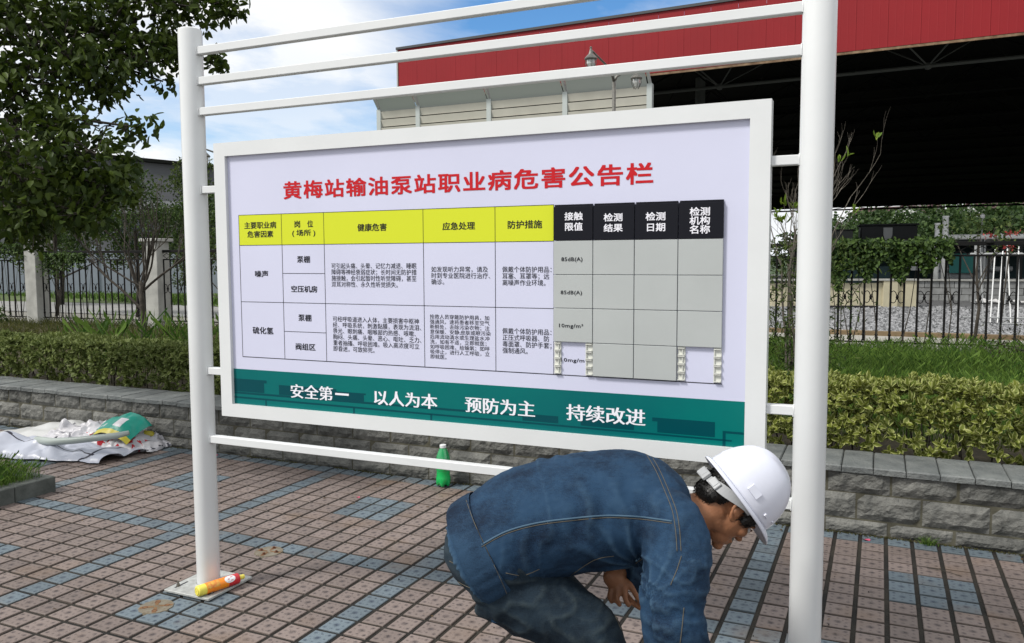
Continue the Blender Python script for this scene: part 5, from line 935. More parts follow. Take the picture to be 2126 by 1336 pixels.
def house(loc, rz_, w_, d_, h, rid, label):
    e = empty('house', loc, rz_, label, 'house', 'white houses with maroon roofs on the hill')
    q = MB(); q.add([(-w_ / 2, 0, 0), (w_ / 2, 0, 0), (w_ / 2, 0, h), (0, 0, h + rid), (-w_ / 2, 0, h), (-w_ / 2, d_, 0), (w_ / 2, d_, 0), (w_ / 2, d_, h), (0, d_, h + rid), (-w_ / 2, d_, h)], [(0, 1, 2, 3, 4), (9, 8, 7, 6, 5), (1, 6, 7, 2), (5, 0, 4, 9)]); q.build('wall', HW, e)
    for s_ in (-1, 1): MB().add([(0, -0.4, h + rid + 0.1), (s_ * (w_ / 2 + 0.5), -0.4, h - 0.02), (s_ * (w_ / 2 + 0.5), d_ + 0.4, h - 0.02), (0, d_ + 0.4, h + rid + 0.1), (0, -0.4, h + rid + 0.25), (s_ * (w_ / 2 + 0.5), -0.4, h + 0.13), (s_ * (w_ / 2 + 0.5), d_ + 0.4, h + 0.13), (0, d_ + 0.4, h + rid + 0.25)], [(0, 1, 2, 3), (7, 6, 5, 4), (0, 4, 5, 1), (1, 5, 6, 2), (2, 6, 7, 3)]).build('roof', HR, e)
    for k in range(2):
        f = MB().box(-w_ / 4 - 0.6 + k * w_ / 2, -w_ / 4 + 0.6 + k * w_ / 2, -0.06, 0.02, h * 0.45, h * 0.75).build('window', WG, e)
        MB().box(w_ / 2 - 0.02, w_ / 2 + 0.06, d_ * (0.25 + 0.4 * k), d_ * (0.25 + 0.4 * k) + 1.4, h * 0.45, h * 0.75).build('window', WG, e)
house((6.8, 131, 5.2), -0.35, 5.5, 14, 2.9, 1.3, 'white gabled house on the hill seen under the left part of the canopy'); house((15.6, 131, 5.4), -0.9, 6.0, 16, 2.8, 1.4, 'white gabled house with a wide maroon roof on the hill at the right edge'); house((11.5, 138, 5.6), 1.25, 7.0, 12, 2.8, 1.2, 'house with a maroon roof between the two white gables on the hill')
tr_lab = ['rounded', 'broad', 'tall', 'low', 'bushy', 'dense']
pos = []
for k in range(44):
    y = 60 + (k * 37 % 52); d_ = y + 5; xr = (-2 + (k * 0.618034 % 1) * 1.15 * 34); pos.append((xr * (y / 100) + 0.5, y))
for k, (x, y) in enumerate(pos):
    t_ = min(1, max(0, (y - 58) / 60)); t_ = t_ * t_ * (3 - 2 * t_); u_ = min(1, max(0, (x + 8) / 22)); zb = 0.25 + t_ * (1.6 + 4.2 * u_); top = (1.58 + (0.0560 + 0.0016 * (x / y * 100 if x > 0 else 0) * 0.35) * (y + 4)) - zb
    H_ = max(2.2, top * random.uniform(0.98, 1.14)); s_ = H_ / 4
    e = empty('hill_tree', (x, y, zb - 0.1), 0, 'green broadleaf tree in the wooded slope under the canopy edge', 'tree', 'trees on the wooded slope'); MB().tube([(0, 0, 0), (0, 0, H_ * 0.6)], 0.1 * s_, 6).build('trunk', BARK, e)
    B = [(0, 0, H_ * 0.70, 0.30 * H_), (0.33 * H_, 0, H_ * 0.5, 0.30 * H_), (-0.33 * H_, 0, H_ * 0.52, 0.28 * H_), (0.1 * H_, -0.2 * H_, H_ * 0.4, 0.33 * H_), (-0.15 * H_, 0, H_ * 0.33, 0.33 * H_), (0.45 * H_, 0, H_ * 0.3, 0.26 * H_), (-0.48 * H_, 0, H_ * 0.28, 0.25 * H_)]
    o = link('crown', leafball(B, 2200, 0.08 * H_ / 2, 0.14 * H_ / 2, 0.75, LEAFF, 'crown', 0.3, 0.6), e); tag(o, kind='stuff')
e = bushtree((0.9, 45.0, 0.27), [(0, 0, 2.6, 0.5), (0.3, 0, 2.0, 0.5), (-0.2, 0, 3.1, 0.35), (0, 0, 1.5, 0.5)], 420, 0.14, 0.24, LEAFF, 'thin young tree against the sky just right of the right post', 'slender_tree', 'tree', 0.05)

# ------------------------------------------------------------------ left background: boundary wall, grey building
BW = mat('boundary_white', (0.20, 0.23, 0.27), 0.8, var=0.08, vscale=1.2)
bw = empty('boundary_wall', (-30, 15.2, 0.27), 0.42, 'pale blue white boundary wall of flat panels beyond the left road', 'wall')
for k in range(10): MB().bbox(k * 2.4 - 4, k * 2.4 - 1.66, 0, 0.12, 0, 1.75, 0.01).build('wall_panel', BW, bw); MB().bbox(k * 2.4 - 4.1, k * 2.4 - 3.9, -0.06, 0.18, 0, 1.95, 0.01).build('pier', BW, bw)
GB_ = mat('building_grey', (0.085, 0.09, 0.10), 0.8, var=0.1, vscale=0.6)
gbd = empty('grey_building', (-34.5, 21.2, 0.27), 0.42, 'long grey hall with a low pitched roof behind the trees on the left', 'building')
q = MB(); q.add([(-14, 0, 0), (16, 0, 0), (16, 0, 5.1), (1, 0, 6.6), (-14, 0, 5.1), (-14, 16, 0), (16, 16, 0), (16, 16, 5.1), (1, 16, 6.6), (-14, 16, 5.1)], [(0, 1, 2, 3, 4), (1, 6, 7, 2), (5, 0, 4, 9), (9, 8, 7, 6, 5)]); q.build('wall', GB_, gbd)
for s_ in (-1, 1): MB().add([(1, -0.3, 6.62), (1 + s_ * 15.4, -0.3, 5.08), (1 + s_ * 15.4, 16.3, 5.08), (1, 16.3, 6.62), (1, -0.3, 6.78), (1 + s_ * 15.4, -0.3, 5.24), (1 + s_ * 15.4, 16.3, 5.24), (1, 16.3, 6.78)], [(0, 1, 2, 3), (7, 6, 5, 4), (0, 4, 5, 1), (1, 5, 6, 2)]).build('roof', DARKM, gbd)
for k in range(5):
    w_ = MB().box(-11 + k * 5.2, -9.2 + k * 5.2, -0.05, 0.05, 1.6, 3.2).build('window', WG, gbd); MB().box(-11.1 + k * 5.2, -9.1 + k * 5.2, -0.09, -0.052, 1.5, 1.6).build('sill', BW, w_); MB().box(-10.13 + k * 5.2, -10.07 + k * 5.2, -0.08, -0.052, 1.6, 3.2).build('mullion', BW, w_)
gz = MB().box(-14, 16, -0.12, -0.02, 3.6, 4.2).build('parapet_band', mat('band_grey', (0.20, 0.21, 0.22), 0.8), gbd)

# ------------------------------------------------------------------ the worker
E1 = Vector((0.9088, 0.4173, 0)); E2 = Vector((-0.4173, 0.9088, 0)); PO = Vector((2.695, -2.6895, 0))
PM = Matrix(((E1.x, E2.x, 0, PO.x), (E1.y, E2.y, 0, PO.y), (0, 0, 1, 0), (0, 0, 0, 1)))
SKIN = mat('skin', (0.30, 0.135, 0.068), 0.5, var=0.12, vscale=14, bump=0.12, bscale=160, spec=0.35); SKIN.node_tree.nodes['Principled BSDF'].inputs['Subsurface Weight'].default_value = 0.08; SKIN.node_tree.nodes['Principled BSDF'].inputs['Subsurface Radius'].default_value = (0.01, 0.004, 0.002)
JACK = denim('denim_jacket', (0.0032, 0.010, 0.025), (0.015, 0.043, 0.088), (0.06, 0.115, 0.175)); JEAN = denim('denim_jeans', (0.0025, 0.007, 0.013), (0.015, 0.028, 0.042), (0.07, 0.09, 0.09)); THR = mat('thread', (0.085, 0.075, 0.055), 0.8); HAIR = mat('hair_black', (0.008, 0.007, 0.006), 0.45)
HELM = mat('helmet_white', (0.64, 0.66, 0.75), 0.25, spec=0.5, var=0.03, vscale=12); HARN = mat('harness_grey', (0.36, 0.37, 0.38), 0.5); RUB = mat('shoe_black', (0.02, 0.02, 0.02), 0.6)
def loft(mb, st, seg=28, latdir=Vector((0, 1, 0))):
    """st: (x, y, z, thickness radius, lateral radius) along a spine; sections stand square to the spine, lateral axis = y"""
    P = [Vector(s_[:3]) for s_ in st]; n = len(P); rings = []
    for i in range(n):
        t_ = (P[min(i + 1, n - 1)] - P[max(i - 1, 0)]).normalized(); lat = (latdir - t_ * latdir.dot(t_)).normalized(); up = t_.cross(lat)
        r1 = st[i][3]; r2 = st[i][4] if len(st[i]) > 4 else r1
        rings.append([P[i] + up * (r1 * math.cos(a_)) + lat * (r2 * math.sin(a_)) for a_ in [2 * math.pi * k / seg for k in range(seg)]])
    vs = sum(rings, []); fs = [(i * seg + k, i * seg + (k + 1) % seg, (i + 1) * seg + (k + 1) % seg, (i + 1) * seg + k) for i in range(n - 1) for k in range(seg)]
    vs += [P[0], P[-1]]; fs += [(k, len(vs) - 2, (k + 1) % seg) for k in range(seg)]; fs += [((n - 1) * seg + (k + 1) % seg, len(vs) - 1, (n - 1) * seg + k) for k in range(seg)]
    mb.add(vs, fs)
def smoothst(st, sub=4):
    """Catmull-Rom through the stations"""
    out_ = []; n = len(st)
    for i in range(n - 1):
        p0, p1, p2, p3 = (np.array(st[max(i - 1, 0)], float), np.array(st[i], float), np.array(st[i + 1], float), np.array(st[min(i + 2, n - 1)], float))
        for k in range(sub): t_ = k / sub; out_.append(tuple(0.5 * ((2 * p1) + (-p0 + p2) * t_ + (2 * p0 - 5 * p1 + 4 * p2 - p3) * t_ ** 2 + (-p0 + 3 * p1 - 3 * p2 + p3) * t_ ** 3)))
    out_.append(tuple(st[-1])); return out_
def ell(mb, c, r, M=None, seg=20):
    vs = []; fs = []; n = seg // 2
    for i in range(1, n):
        th = math.pi * i / n
        for k in range(seg): ph_ = 2 * math.pi * k / seg; vs.append(Vector((c[0] + r[0] * math.sin(th) * math.cos(ph_), c[1] + r[1] * math.sin(th) * math.sin(ph_), c[2] + r[2] * math.cos(th))))
    vs += [Vector((c[0], c[1], c[2] + r[2])), Vector((c[0], c[1], c[2] - r[2]))]
    for i in range(n - 2):
        for k in range(seg): fs.append((i * seg + k, (i + 1) * seg + k, (i + 1) * seg + (k + 1) % seg, i * seg + (k + 1) % seg))
    fs += [(len(vs) - 2, k, (k + 1) % seg) for k in range(seg)] + [(len(vs) - 1, (n - 2) * seg + (k + 1) % seg, (n - 2) * seg + k) for k in range(seg)]
    if M is not None: vs = [M @ v_ for v_ in vs]
    mb.add(vs, fs)
def fuse(mb, name, m_, voxel, smooth_it=4, fac=0.5):
    me = mb.mesh(name + '_raw', m_); o = bpy.data.objects.new('tmp', me); COL.objects.link(o)
    bm = bmesh.new(); bm.from_mesh(me); bmesh.ops.recalc_face_normals(bm, faces=bm.faces[:]); bm.to_mesh(me); bm.free()
    r_ = o.modifiers.new('r', 'REMESH'); r_.mode = 'VOXEL'; r_.voxel_size = voxel; s_ = o.modifiers.new('s', 'SMOOTH'); s_.iterations = smooth_it; s_.factor = fac
    dg = bpy.context.evaluated_depsgraph_get(); dg.update(); me2 = bpy.data.meshes.new_from_object(o.evaluated_get(dg)); me2.name = name
    bpy.data.objects.remove(o); me2.materials.clear(); me2.materials.append(m_); me2.polygons.foreach_set('use_smooth', [True] * len(me2.polygons)); return me2
def displace(me, fn):
    n = len(me.vertices); c = np.empty(n * 3, np.float32); me.vertices.foreach_get('co', c); c = c.reshape(-1, 3); nn = np.empty(n * 3, np.float32); me.vertices.foreach_get('normal', nn); nn = nn.reshape(-1, 3)
    d_ = np.array([fn(Vector(p)) for p in c]); me.vertices.foreach_set('co', (c + nn * d_[:, None]).astype(np.float32).ravel()); me.update()
# head frame: x face forward, y left, z crown
Hup = Vector((0.81, 0, 0.59)).normalized(); Hf0 = Vector((0.59, 0, -0.81)); ya = math.radians(7); Hf = (Hf0 * math.cos(ya) + Vector((0, 1, 0)) * math.sin(ya)).normalized(); Hl = Hup.cross(Hf).normalized(); HO = Vector((0.655, -0.030, 0.846))
HM = Matrix(((Hf.x, Hl.x, Hup.x, HO.x), (Hf.y, Hl.y, Hup.y, HO.y), (Hf.z, Hl.z, Hup.z, HO.z), (0, 0, 0, 1)))
bd = MB()
for c, r in (((-.008, 0, .040), (.100, .078, .088)), ((.03, 0, -.02), (.064, .062, .080)), ((.048, 0, -.075), (.044, .042, .036)), ((.095, 0, -.022), (.016, .010, .026)), ((.106, 0, -.040), (.014, .015, .011)), ((.085, 0, .014), (.012, .046, .010)), ((.066, .040, -.022), (.022, .022, .020)), ((.066, -.040, -.022), (.022, .022, .020)), ((.090, 0, -.066), (.013, .024, .007)), ((.087, 0, -.079), (.013, .021, .008)), ((.082, 0, -.103), (.018, .022, .016)), ((-.005, -.036, -.062), (.045, .02, .03)), ((-.005, .036, -.062), (.045, .02, .03)), ((-.03, 0, -.045), (.06, .055, .05))):
    ell(bd, c, r, HM)
for s_ in (-1, 1):                                                # ears: a rolled rim round a hollow
    pts = [HM @ Vector((-0.016 + 0.021 * math.cos(t_) - 0.010 * math.sin(t_), s_ * (0.083 + 0.008 * math.cos(t_ + 2.6)), 0.004 + 0.032 * math.sin(t_))) for t_ in np.linspace(0.2, 5.3, 12)]; bd.tube(pts, [0.006] * 9 + [0.0075, 0.008, 0.006], 8)
    ell(bd, (-0.010, s_ * 0.078, 0.0), (0.014, 0.005, 0.022), HM); ell(bd, (0.0, s_ * 0.08, -0.004), (0.005, 0.006, 0.007), HM)
loft(bd, smoothst([(0.45, -0.03, 0.81, .08, .10), (0.53, -0.03, 0.815, .062, .070), (0.585, -0.03, 0.828, .056, .060), (0.62, -0.03, 0.84, .055, .058)]))
loft(bd, smoothst([(-0.10, -0.03, 0.69, .12, .15), (0.05, -0.03, 0.775, .115, .15), (0.225, -0.03, 0.815, .115, .16), (0.37, -0.03, 0.825, .11, .17), (0.47, -0.03, 0.815, .085, .15)]))
NEAR = [(0.42, -0.17, 0.85), (0.448, -0.254, 0.79), (0.425, -0.325, 0.66), (0.43, -0.345, 0.56), (0.455, -0.30, 0.42), (0.475, -0.27, 0.31)]
loft(bd, smoothst([(*p, r) for p, r in zip(NEAR, (.055, .05, .042, .042, .034, .027))]), 16)
loft(bd, smoothst([(0.46, 0.11, 0.79, .055), (0.53, 0.176, 0.66, .048), (0.506, 0.169, 0.572, .042), (0.405, 0.081, 0.597, .036), (0.316, 0.015, 0.615, .027), (0.296, 0.004, 0.606, .026)]), 16)
# far hand: palm, four fingers bent down, thumb meeting the index finger
Mh = Matrix.Translation((0.312, -0.004, 0.600)) @ Matrix.Rotation(math.radians(38), 4, 'Y'); ell(bd, (0, 0, 0), (0.042, 0.018, 0.030), Mh); ell(bd, (0.022, -0.004, -0.010), (0.022, 0.016, 0.026), Mh)
FG = [((0.302, -0.004, 0.588), (0.299, -0.012, 0.572), (0.294, -0.019, 0.553), (0.304, -0.022, 0.536)), ((0.315, -0.008, 0.592), (0.318, -0.018, 0.575), (0.315, -0.029, 0.550), (0.327, -0.031, 0.530)), ((0.330, -0.010, 0.597), (0.339, -0.022, 0.580), (0.341, -0.033, 0.552), (0.354, -0.036, 0.531)), ((0.342, -0.008, 0.602), (0.359, -0.020, 0.588), (0.376, -0.032, 0.559), (0.396, -0.034, 0.533)), ((0.318, 0.006, 0.592), (0.336, 0.002, 0.566), (0.362, -0.016, 0.538), (0.391, -0.030, 0.520))]
for f, rr in zip(FG, ((.0095, .009, .0083, .0072), (.010, .0095, .0088, .0078), (.010, .0098, .009, .008), (.0098, .0095, .0085, .0075), (.013, .011, .0098, .008))): loft(bd, smoothst([(*p, r) for p, r in zip(f, rr)], 3), 10)
# near hand below the cuff
Mh2 = Matrix.Translation((0.485, -0.262, 0.27)) @ Matrix.Rotation(math.radians(75), 4, 'Y'); ell(bd, (0, 0, 0), (0.045, 0.020, 0.038), Mh2)
for k in range(4): y = -0.285 + 0.018 * k; loft(bd, [(0.495, y * .5 - .131 + 0.0, 0.25, .010), (0.51, y, 0.215, .0095), (0.525, y, 0.19, .0088), (0.545, y, 0.182 + 0.003 * k, .0078)], 10)
loft(bd, [(0.47, -0.25, 0.26, .013), (0.50, -0.225, 0.225, .011), (0.53, -0.23, 0.20, .0095)], 10)
# legs
LN = [(-0.04, -0.09, 0.65), (0.07, -0.125, 0.595), (0.168, -0.16, 0.548), (0.225, -0.180, 0.508), (0.205, -0.19, 0.42), (0.15, -0.215, 0.26), (0.105, -0.205, 0.10)]
LF_ = [(-0.05, 0.04, 0.64), (0.06, 0.10, 0.55), (0.16, 0.14, 0.47), (0.20, 0.155, 0.41), (0.17, 0.155, 0.33), (0.11, 0.15, 0.20), (0.07, 0.15, 0.09)]
for l_ in (LN, LF_): loft(bd, smoothst([(*p, r) for p, r in zip(l_, (.095, .085, .07, .06, .055, .048, .036))]), 18)
body = link('person', fuse(bd, 'person', SKIN, 0.0045, 3)); body.matrix_world = PM; tag(body, 'worker in a blue denim jacket and white hard hat bending down beside the right post', 'person')
# jeans
je = MB(); loft(je, smoothst([(-0.145, -0.035, 0.655, .075, .11), (-0.120, -0.038, 0.675, .130, .160), (-0.066, -0.042, 0.690, .155, .182), (0.0, -0.04, 0.72, .150, .182), (0.06, -0.04, 0.76, .13, .17)]))
loft(je, smoothst([(-0.075, -0.085, 0.655, .110), (-0.03, -0.095, 0.640, .118), (0.065, -0.125, 0.590, .108), (0.165, -0.16, 0.545, .092), (0.235, -0.180, 0.505, .080), (0.215, -0.19, 0.42, .078), (0.155, -0.215, 0.26, .076), (0.11, -0.205, 0.105, .078)]))
loft(je, smoothst([(-0.075, 0.04, 0.64, .115), (-0.03, 0.05, 0.62, .125), (0.06, 0.10, 0.55, .105), (0.15, 0.14, 0.47, .088), (0.20, 0.155, 0.415, .076), (0.175, 0.155, 0.33, .074), (0.115, 0.15, 0.20, .072), (0.075, 0.15, 0.10, .076)]))
def wr(p, s_, amp): 
    f1_ = noise.fractal(Vector((p.x * 7 + s_, p.y * 6, p.z * 9)), 1.0, 2.0, 3); r_ = 1 - abs(noise.noise(Vector((p.x * 11 + 2 * p.z * 4 + s_, p.y * 5, p.z * 16)))) * 2.2
    r2_ = max(0, 1 - abs(noise.noise(Vector((p.x * 20 - p.z * 9, p.y * 8 + s_, p.z * 24 + p.x * 10)))) * 3.0)
    return amp * (0.5 * f1_ + 0.75 * max(0, r_) ** 2 + 0.22 * r2_ ** 2)
jm = fuse(je, 'jeans', JEAN, 0.008, 5); displace(jm, lambda p: wr(p, 3.1, 0.008) + 0.001 * noise.noise(p * 70)); jeans = link('jeans', jm, body)
# jacket
jk = MB(); loft(jk, smoothst([(-0.105, -0.041, 0.694, .160, .187), (-0.085, -0.041, 0.706, .163, .190), (0.051, -0.035, 0.786, .172, .196), (0.225, -0.031, 0.828, .172, .205), (0.37, -0.031, 0.842, .160, .212), (0.455, -0.031, 0.828, .128, .195), (0.495, -0.03, 0.818, .098, .125), (0.515, -0.03, 0.820, .085, .095)]), 40)
loft(jk, smoothst([(0.37, -0.13, 0.862, .085), (0.430, -0.19, 0.850, .092), (0.452, -0.254, 0.795, .088), (0.436, -0.310, 0.722, .084), (0.420, -0.335, 0.650, .083), (0.428, -0.350, 0.580, .083), (0.450, -0.315, 0.460, .070), (0.468, -0.285, 0.365, .052)]), 26)
loft(jk, smoothst([(0.40, 0.07, 0.80, .085), (0.50, 0.14, 0.75, .088), (0.53, 0.176, 0.655, .080), (0.508, 0.169, 0.572, .072), (0.405, 0.081, 0.600, .060), (0.330, 0.025, 0.612, .050)]), 22)
loft(jk, [(0.485, -0.03, 0.812, .098, .112), (0.512, -0.03, 0.820, .092, .098), (0.538, -0.03, 0.826, .082, .086)], 30)
def wrj(p):
    b_ = 0.007 * noise.fractal(Vector((p.x * 5, p.y * 4, p.z * 5)), 1.0, 2.0, 2) + 0.006 * max(0, 1 - abs(noise.noise(Vector((p.x * 13 + p.z * 5, p.y * 3, p.z * 4 - p.x * 3)))) * 5) ** 1.5 * max(0, 0.25 + noise.noise(p * 3.3)) + 0.0011 * noise.noise(p * 75)
    if p.x > 0.36 and p.z < 0.80: b_ += wr(p, 0.0, 0.008)
    # folds fanning from the armpit and across the waist
    q = Vector((p.x - 0.36, p.y + 0.2, p.z - 0.72)); r_ = q.length; a_ = math.atan2(q.x, q.z)
    b_ += 0.012 * max(0, math.sin(a_ * 13 + 3 * noise.noise(p * 8))) * math.exp(-(r_ / 0.17) ** 2)
    b_ += 0.008 * math.sin(p.x * 60 + p.z * 30 + 4 * noise.noise(p * 9)) * max(0, noise.noise(p * 5 + Vector((4, 0, 0))))
    if p.z < 0.70 and p.x > 0.3: b_ += 0.006 * math.sin(p.z * 90 + 5 * noise.noise(p * 12)) * abs(noise.noise(p * 7))
    return b_
jm = fuse(jk, 'jacket', JACK, 0.0065, 4); displace(jm, wrj); jacket = link('jacket', jm, body)
JHEM = denim('denim_hem', (0.003, 0.010, 0.025), (0.019, 0.048, 0.092), (0.08, 0.14, 0.20))
hb = MB(); seg = 96; st = smoothst([(-0.118, -0.041, 0.687, .162, .189), (-0.105, -0.041, 0.694, .170, .197), (-0.07, -0.041, 0.715, .173, .200), (-0.045, -0.040, 0.729, .172, .199)], 3)
ax_ = (Vector(st[-1][:3]) - Vector(st[0][:3])).normalized(); up_ = ax_.cross(Vector((0, 1, 0))).normalized(); vs = []
for s_ in st:
    for k in range(seg): a_ = 2 * math.pi * k / seg; pk = 1 + 0.012 * math.sin(a_ * 34 + 2 * math.sin(a_ * 5)) * (1 if 0.1 < (s_[0] + 0.118) / 0.073 < 0.95 else 0.3); vs.append(Vector(s_[:3]) + up_ * (s_[3] * pk * math.cos(a_)) + Vector((0, 1, 0)) * (s_[4] * pk * math.sin(a_)))
hb.add(vs, [(i * seg + k, i * seg + (k + 1) % seg, (i + 1) * seg + (k + 1) % seg, (i + 1) * seg + k) for i in range(len(st) - 1) for k in range(seg)]); hb.build('hem_band', JHEM, jacket, smooth=True)
for (a_, b_, c_, d_) in (((-0.06, -0.181, 0.612), (-0.026, -0.181, 0.614), (-0.024, -0.186, 0.548), (-0.063, -0.184, 0.552)),):
    q = MB(); pts = [Vector(a_), Vector(b_), Vector(c_), Vector(d_)]; q.add([tuple(p) for p in pts] + [tuple(p + Vector((0, 0.006, 0))) for p in pts], [(0, 1, 2, 3), (7, 6, 5, 4), (0, 4, 5, 1), (1, 5, 6, 2), (2, 6, 7, 3), (3, 7, 4, 0)]); q.build('waist_tab', JACK, jacket)
    MB().lathe([(0.0055, 0), (0.0055, 0.002), (0.002, 0.003)], 12, Matrix.Translation((-0.044, -0.187, 0.562)) @ Matrix.Rotation(math.radians(90), 4, 'X')).build('button', STEEL, jacket)
# stitched seams laid on the cloth surface
def tree_of(*objs):
    vs = []; fs = []
    for o in objs: b = len(vs); vs += [tuple(v_.co) for v_ in o.data.vertices]; fs += [tuple(i + b for i in p.vertices) for p in o.data.polygons]
    return BVHTree.FromPolygons(vs, fs)
BT = tree_of(jacket, [c for c in bpy.data.objects if c.name.startswith('hem_band')][0]); BJ = tree_of(jeans)
side = PM.inverted() @ EYE                                        # seams are thrown on from the side of the body that faces the viewer
def seam(pts, T_, parent, r=0.0011, double=0.0, m_=None, nm='seam'):
    pts = smoothst(pts, 8)
    for off in ((0,) if not double else (0, double)):
        run = []; 
        for p in pts:
            t_ = Vector(p) + Vector((0, 0, off)); d_ = (t_ - side).normalized(); h_, n_, i_, ds = T_.ray_cast(side, d_)
            if h_ is not None and (not run or (h_ - run[-1]).length < 0.05): run.append(h_ + n_ * 0.0005)
        if len(run) > 2:
            q = MB(); q.tube(run, r, 5); q.build(nm, m_ or THR, parent, smooth=True)
FOLD = JHEM
for pts, db in (([(-0.086, -0.254, 0.804), (-0.02, -0.251, 0.839), (0.059, -0.249, 0.861), (0.152, -0.249, 0.874), (0.257, -0.247, 0.882), (0.349, -0.248, 0.878), (0.436, -0.249, 0.866)], 0.010), ([(0.361, -0.235, 1.057), (0.39, -0.238, 1.008), (0.416, -0.242, 0.949), (0.436, -0.247, 0.896), (0.445, -0.251, 0.843), (0.449, -0.255, 0.784)], 0), ([(0.372, -0.235, 1.057), (0.401, -0.238, 1.008), (0.427, -0.242, 0.949), (0.447, -0.247, 0.896), (0.456, -0.251, 0.843), (0.460, -0.255, 0.784)], 0), ([(0.336, -0.257, 0.758), (0.376, -0.256, 0.781), (0.415, -0.255, 0.787), (0.468, -0.255, 0.78), (0.514, -0.256, 0.775)], 0.008), ([(0.467, -0.267, 0.63), (0.462, -0.271, 0.58), (0.456, -0.275, 0.533)], 0), ([(0.461, -0.256, 0.771), (0.448, -0.259, 0.732), (0.431, -0.262, 0.692)], 0), ([(-0.02, -0.26, 0.727), (0.026, -0.26, 0.72), (0.072, -0.259, 0.737)], 0), ([(0.131, -0.262, 0.7), (0.217, -0.258, 0.759), (0.276, -0.256, 0.772)], 0), ([(-0.128, -0.245, 0.927), (-0.106, -0.249, 0.865), (-0.073, -0.254, 0.793), (-0.033, -0.262, 0.707), (-0.014, -0.265, 0.661)], 0)):
    if db:
        seam(pts, BT, jacket, 0.0030, m_=JHEM, nm='felled_seam')
    seam([(p[0], p[1], p[2] - (db and 0.006)) for p in pts], BT, jacket, 0.0012)
for pts in ([(-0.174, -0.257, 0.76), (-0.145, -0.259, 0.746), (-0.099, -0.26, 0.733)], [(-0.159, -0.261, 0.708), (-0.113, -0.263, 0.685), (-0.067, -0.264, 0.681)], [(0.23, -0.263, 0.693), (0.27, -0.268, 0.627), (0.296, -0.272, 0.568)]): seam(pts, BJ, jeans, 0.0012)
# shoes
for l_ in (LN, LF_):
    x, y, _ = l_[-1]; sh = MB(); loft(sh, smoothst([(x - 0.07, y, 0.045, .03, .03), (x - 0.05, y, 0.055, .045, .037), (x + 0.02, y, 0.058, .050, .042), (x + 0.09, y, 0.045, .040, .048), (x + 0.16, y, 0.035, .030, .045), (x + 0.19, y, 0.03, .018, .03)], 3), 18); loft(sh, [(x - 0.01, y, 0.05, .045), (x + 0.0, y, 0.12, .044)], 16)
    me = fuse(sh, 'shoe', RUB, 0.006, 3); n_ = len(me.vertices); c = np.empty(n_ * 3, np.float32); me.vertices.foreach_get('co', c); c = c.reshape(-1, 3); c[:, 2] = np.maximum(c[:, 2], 0.004); me.vertices.foreach_set('co', c.ravel()); me.update(); link('shoe', me, body)
# hair: rough cap plus short strands
hr = MB(); ell(hr, (-.013, 0, .036), (.104, .083, .092), HM, 40); 
for s_ in (-1, 1): ell(hr, (.040, s_ * 0.060, 0.022), (.026, .019, .034), HM); ell(hr, (.032, s_ * 0.070, 0.004), (.009, .008, .022), HM)
ell(hr, (-.075, 0, -.022), (.035, .058, .048), HM)
hm = fuse(hr, 'hair', HAIR, 0.004, 2); HMi = HM.inverted()
bm = bmesh.new(); bm.from_mesh(hm)
def bare(v_):
    q = HMi @ v_.co; lim = 0.055 - 0.9 * max(0, 0.028 - q.z) if abs(q.y) > 0.045 else 0.078
    if q.x > 0.062 and q.z < 0.055: return True
    if q.z < 0.006 and -0.045 < q.x < 0.012: return True            # round the ear
    if q.z < -0.012 and q.x >= 0.02: return True
    return False
bmesh.ops.delete(bm, geom=[v_ for v_ in bm.verts if bare(v_)], context='VERTS'); bm.to_mesh(hm); bm.free()
displace(hm, lambda p: 0.0012 * noise.noise(p * 220)); hair = link('hair', hm, body)
cand = [v_.co.copy() + v_.normal * 0.0 for v_ in hm.vertices]; nrm = [v_.normal.copy() for v_ in hm.vertices]; q = rng.integers(0, len(cand), 5000)
P = np.array([cand[i] for i in q]); NN = np.array([nrm[i] for i in q]); down = np.array(-Hup) + 0.3 * np.array(-Hf)
o = link('hair_strands', leaves('hair_strands', P - NN * 0.001, unit(NN * 0.16 + down[None] * 1.0 + rng.normal(size=P.shape) * 0.10), NN, rng.uniform(0.006, 0.012, len(P)), np.full(len(P), 0.0006), HAIR), hair); tag(o, kind='stuff')
for s_ in (-1, 1):
    e_ = MB(); ell(e_, (.083, s_ * 0.030, -.004), (.0105, .0125, .0095), HM, 14); eo = e_.build('eye', mat('eye_white', (0.6, 0.58, 0.55), 0.2), body, smooth=True); e_ = MB(); ell(e_, (.0925, s_ * 0.030, -.005), (.0025, .005, .005), HM, 10); e_.build('iris', HAIR, eo, smooth=True)
    e_ = MB(); e_.tube([HM @ Vector((.088, s_ * .015, .014)), HM @ Vector((.086, s_ * .032, .018)), HM @ Vector((.074, s_ * .048, .013))], [0.0025, 0.0035, 0.0015], 6); e_.build('eyebrow', HAIR, body)
    e_ = MB(); e_.tube([HM @ Vector((.0935, s_ * .020, .000)), HM @ Vector((.0945, s_ * .031, .004)), HM @ Vector((.087, s_ * .042, .000))], 0.0022, 6); e_.build('eyelid', SKIN, body)
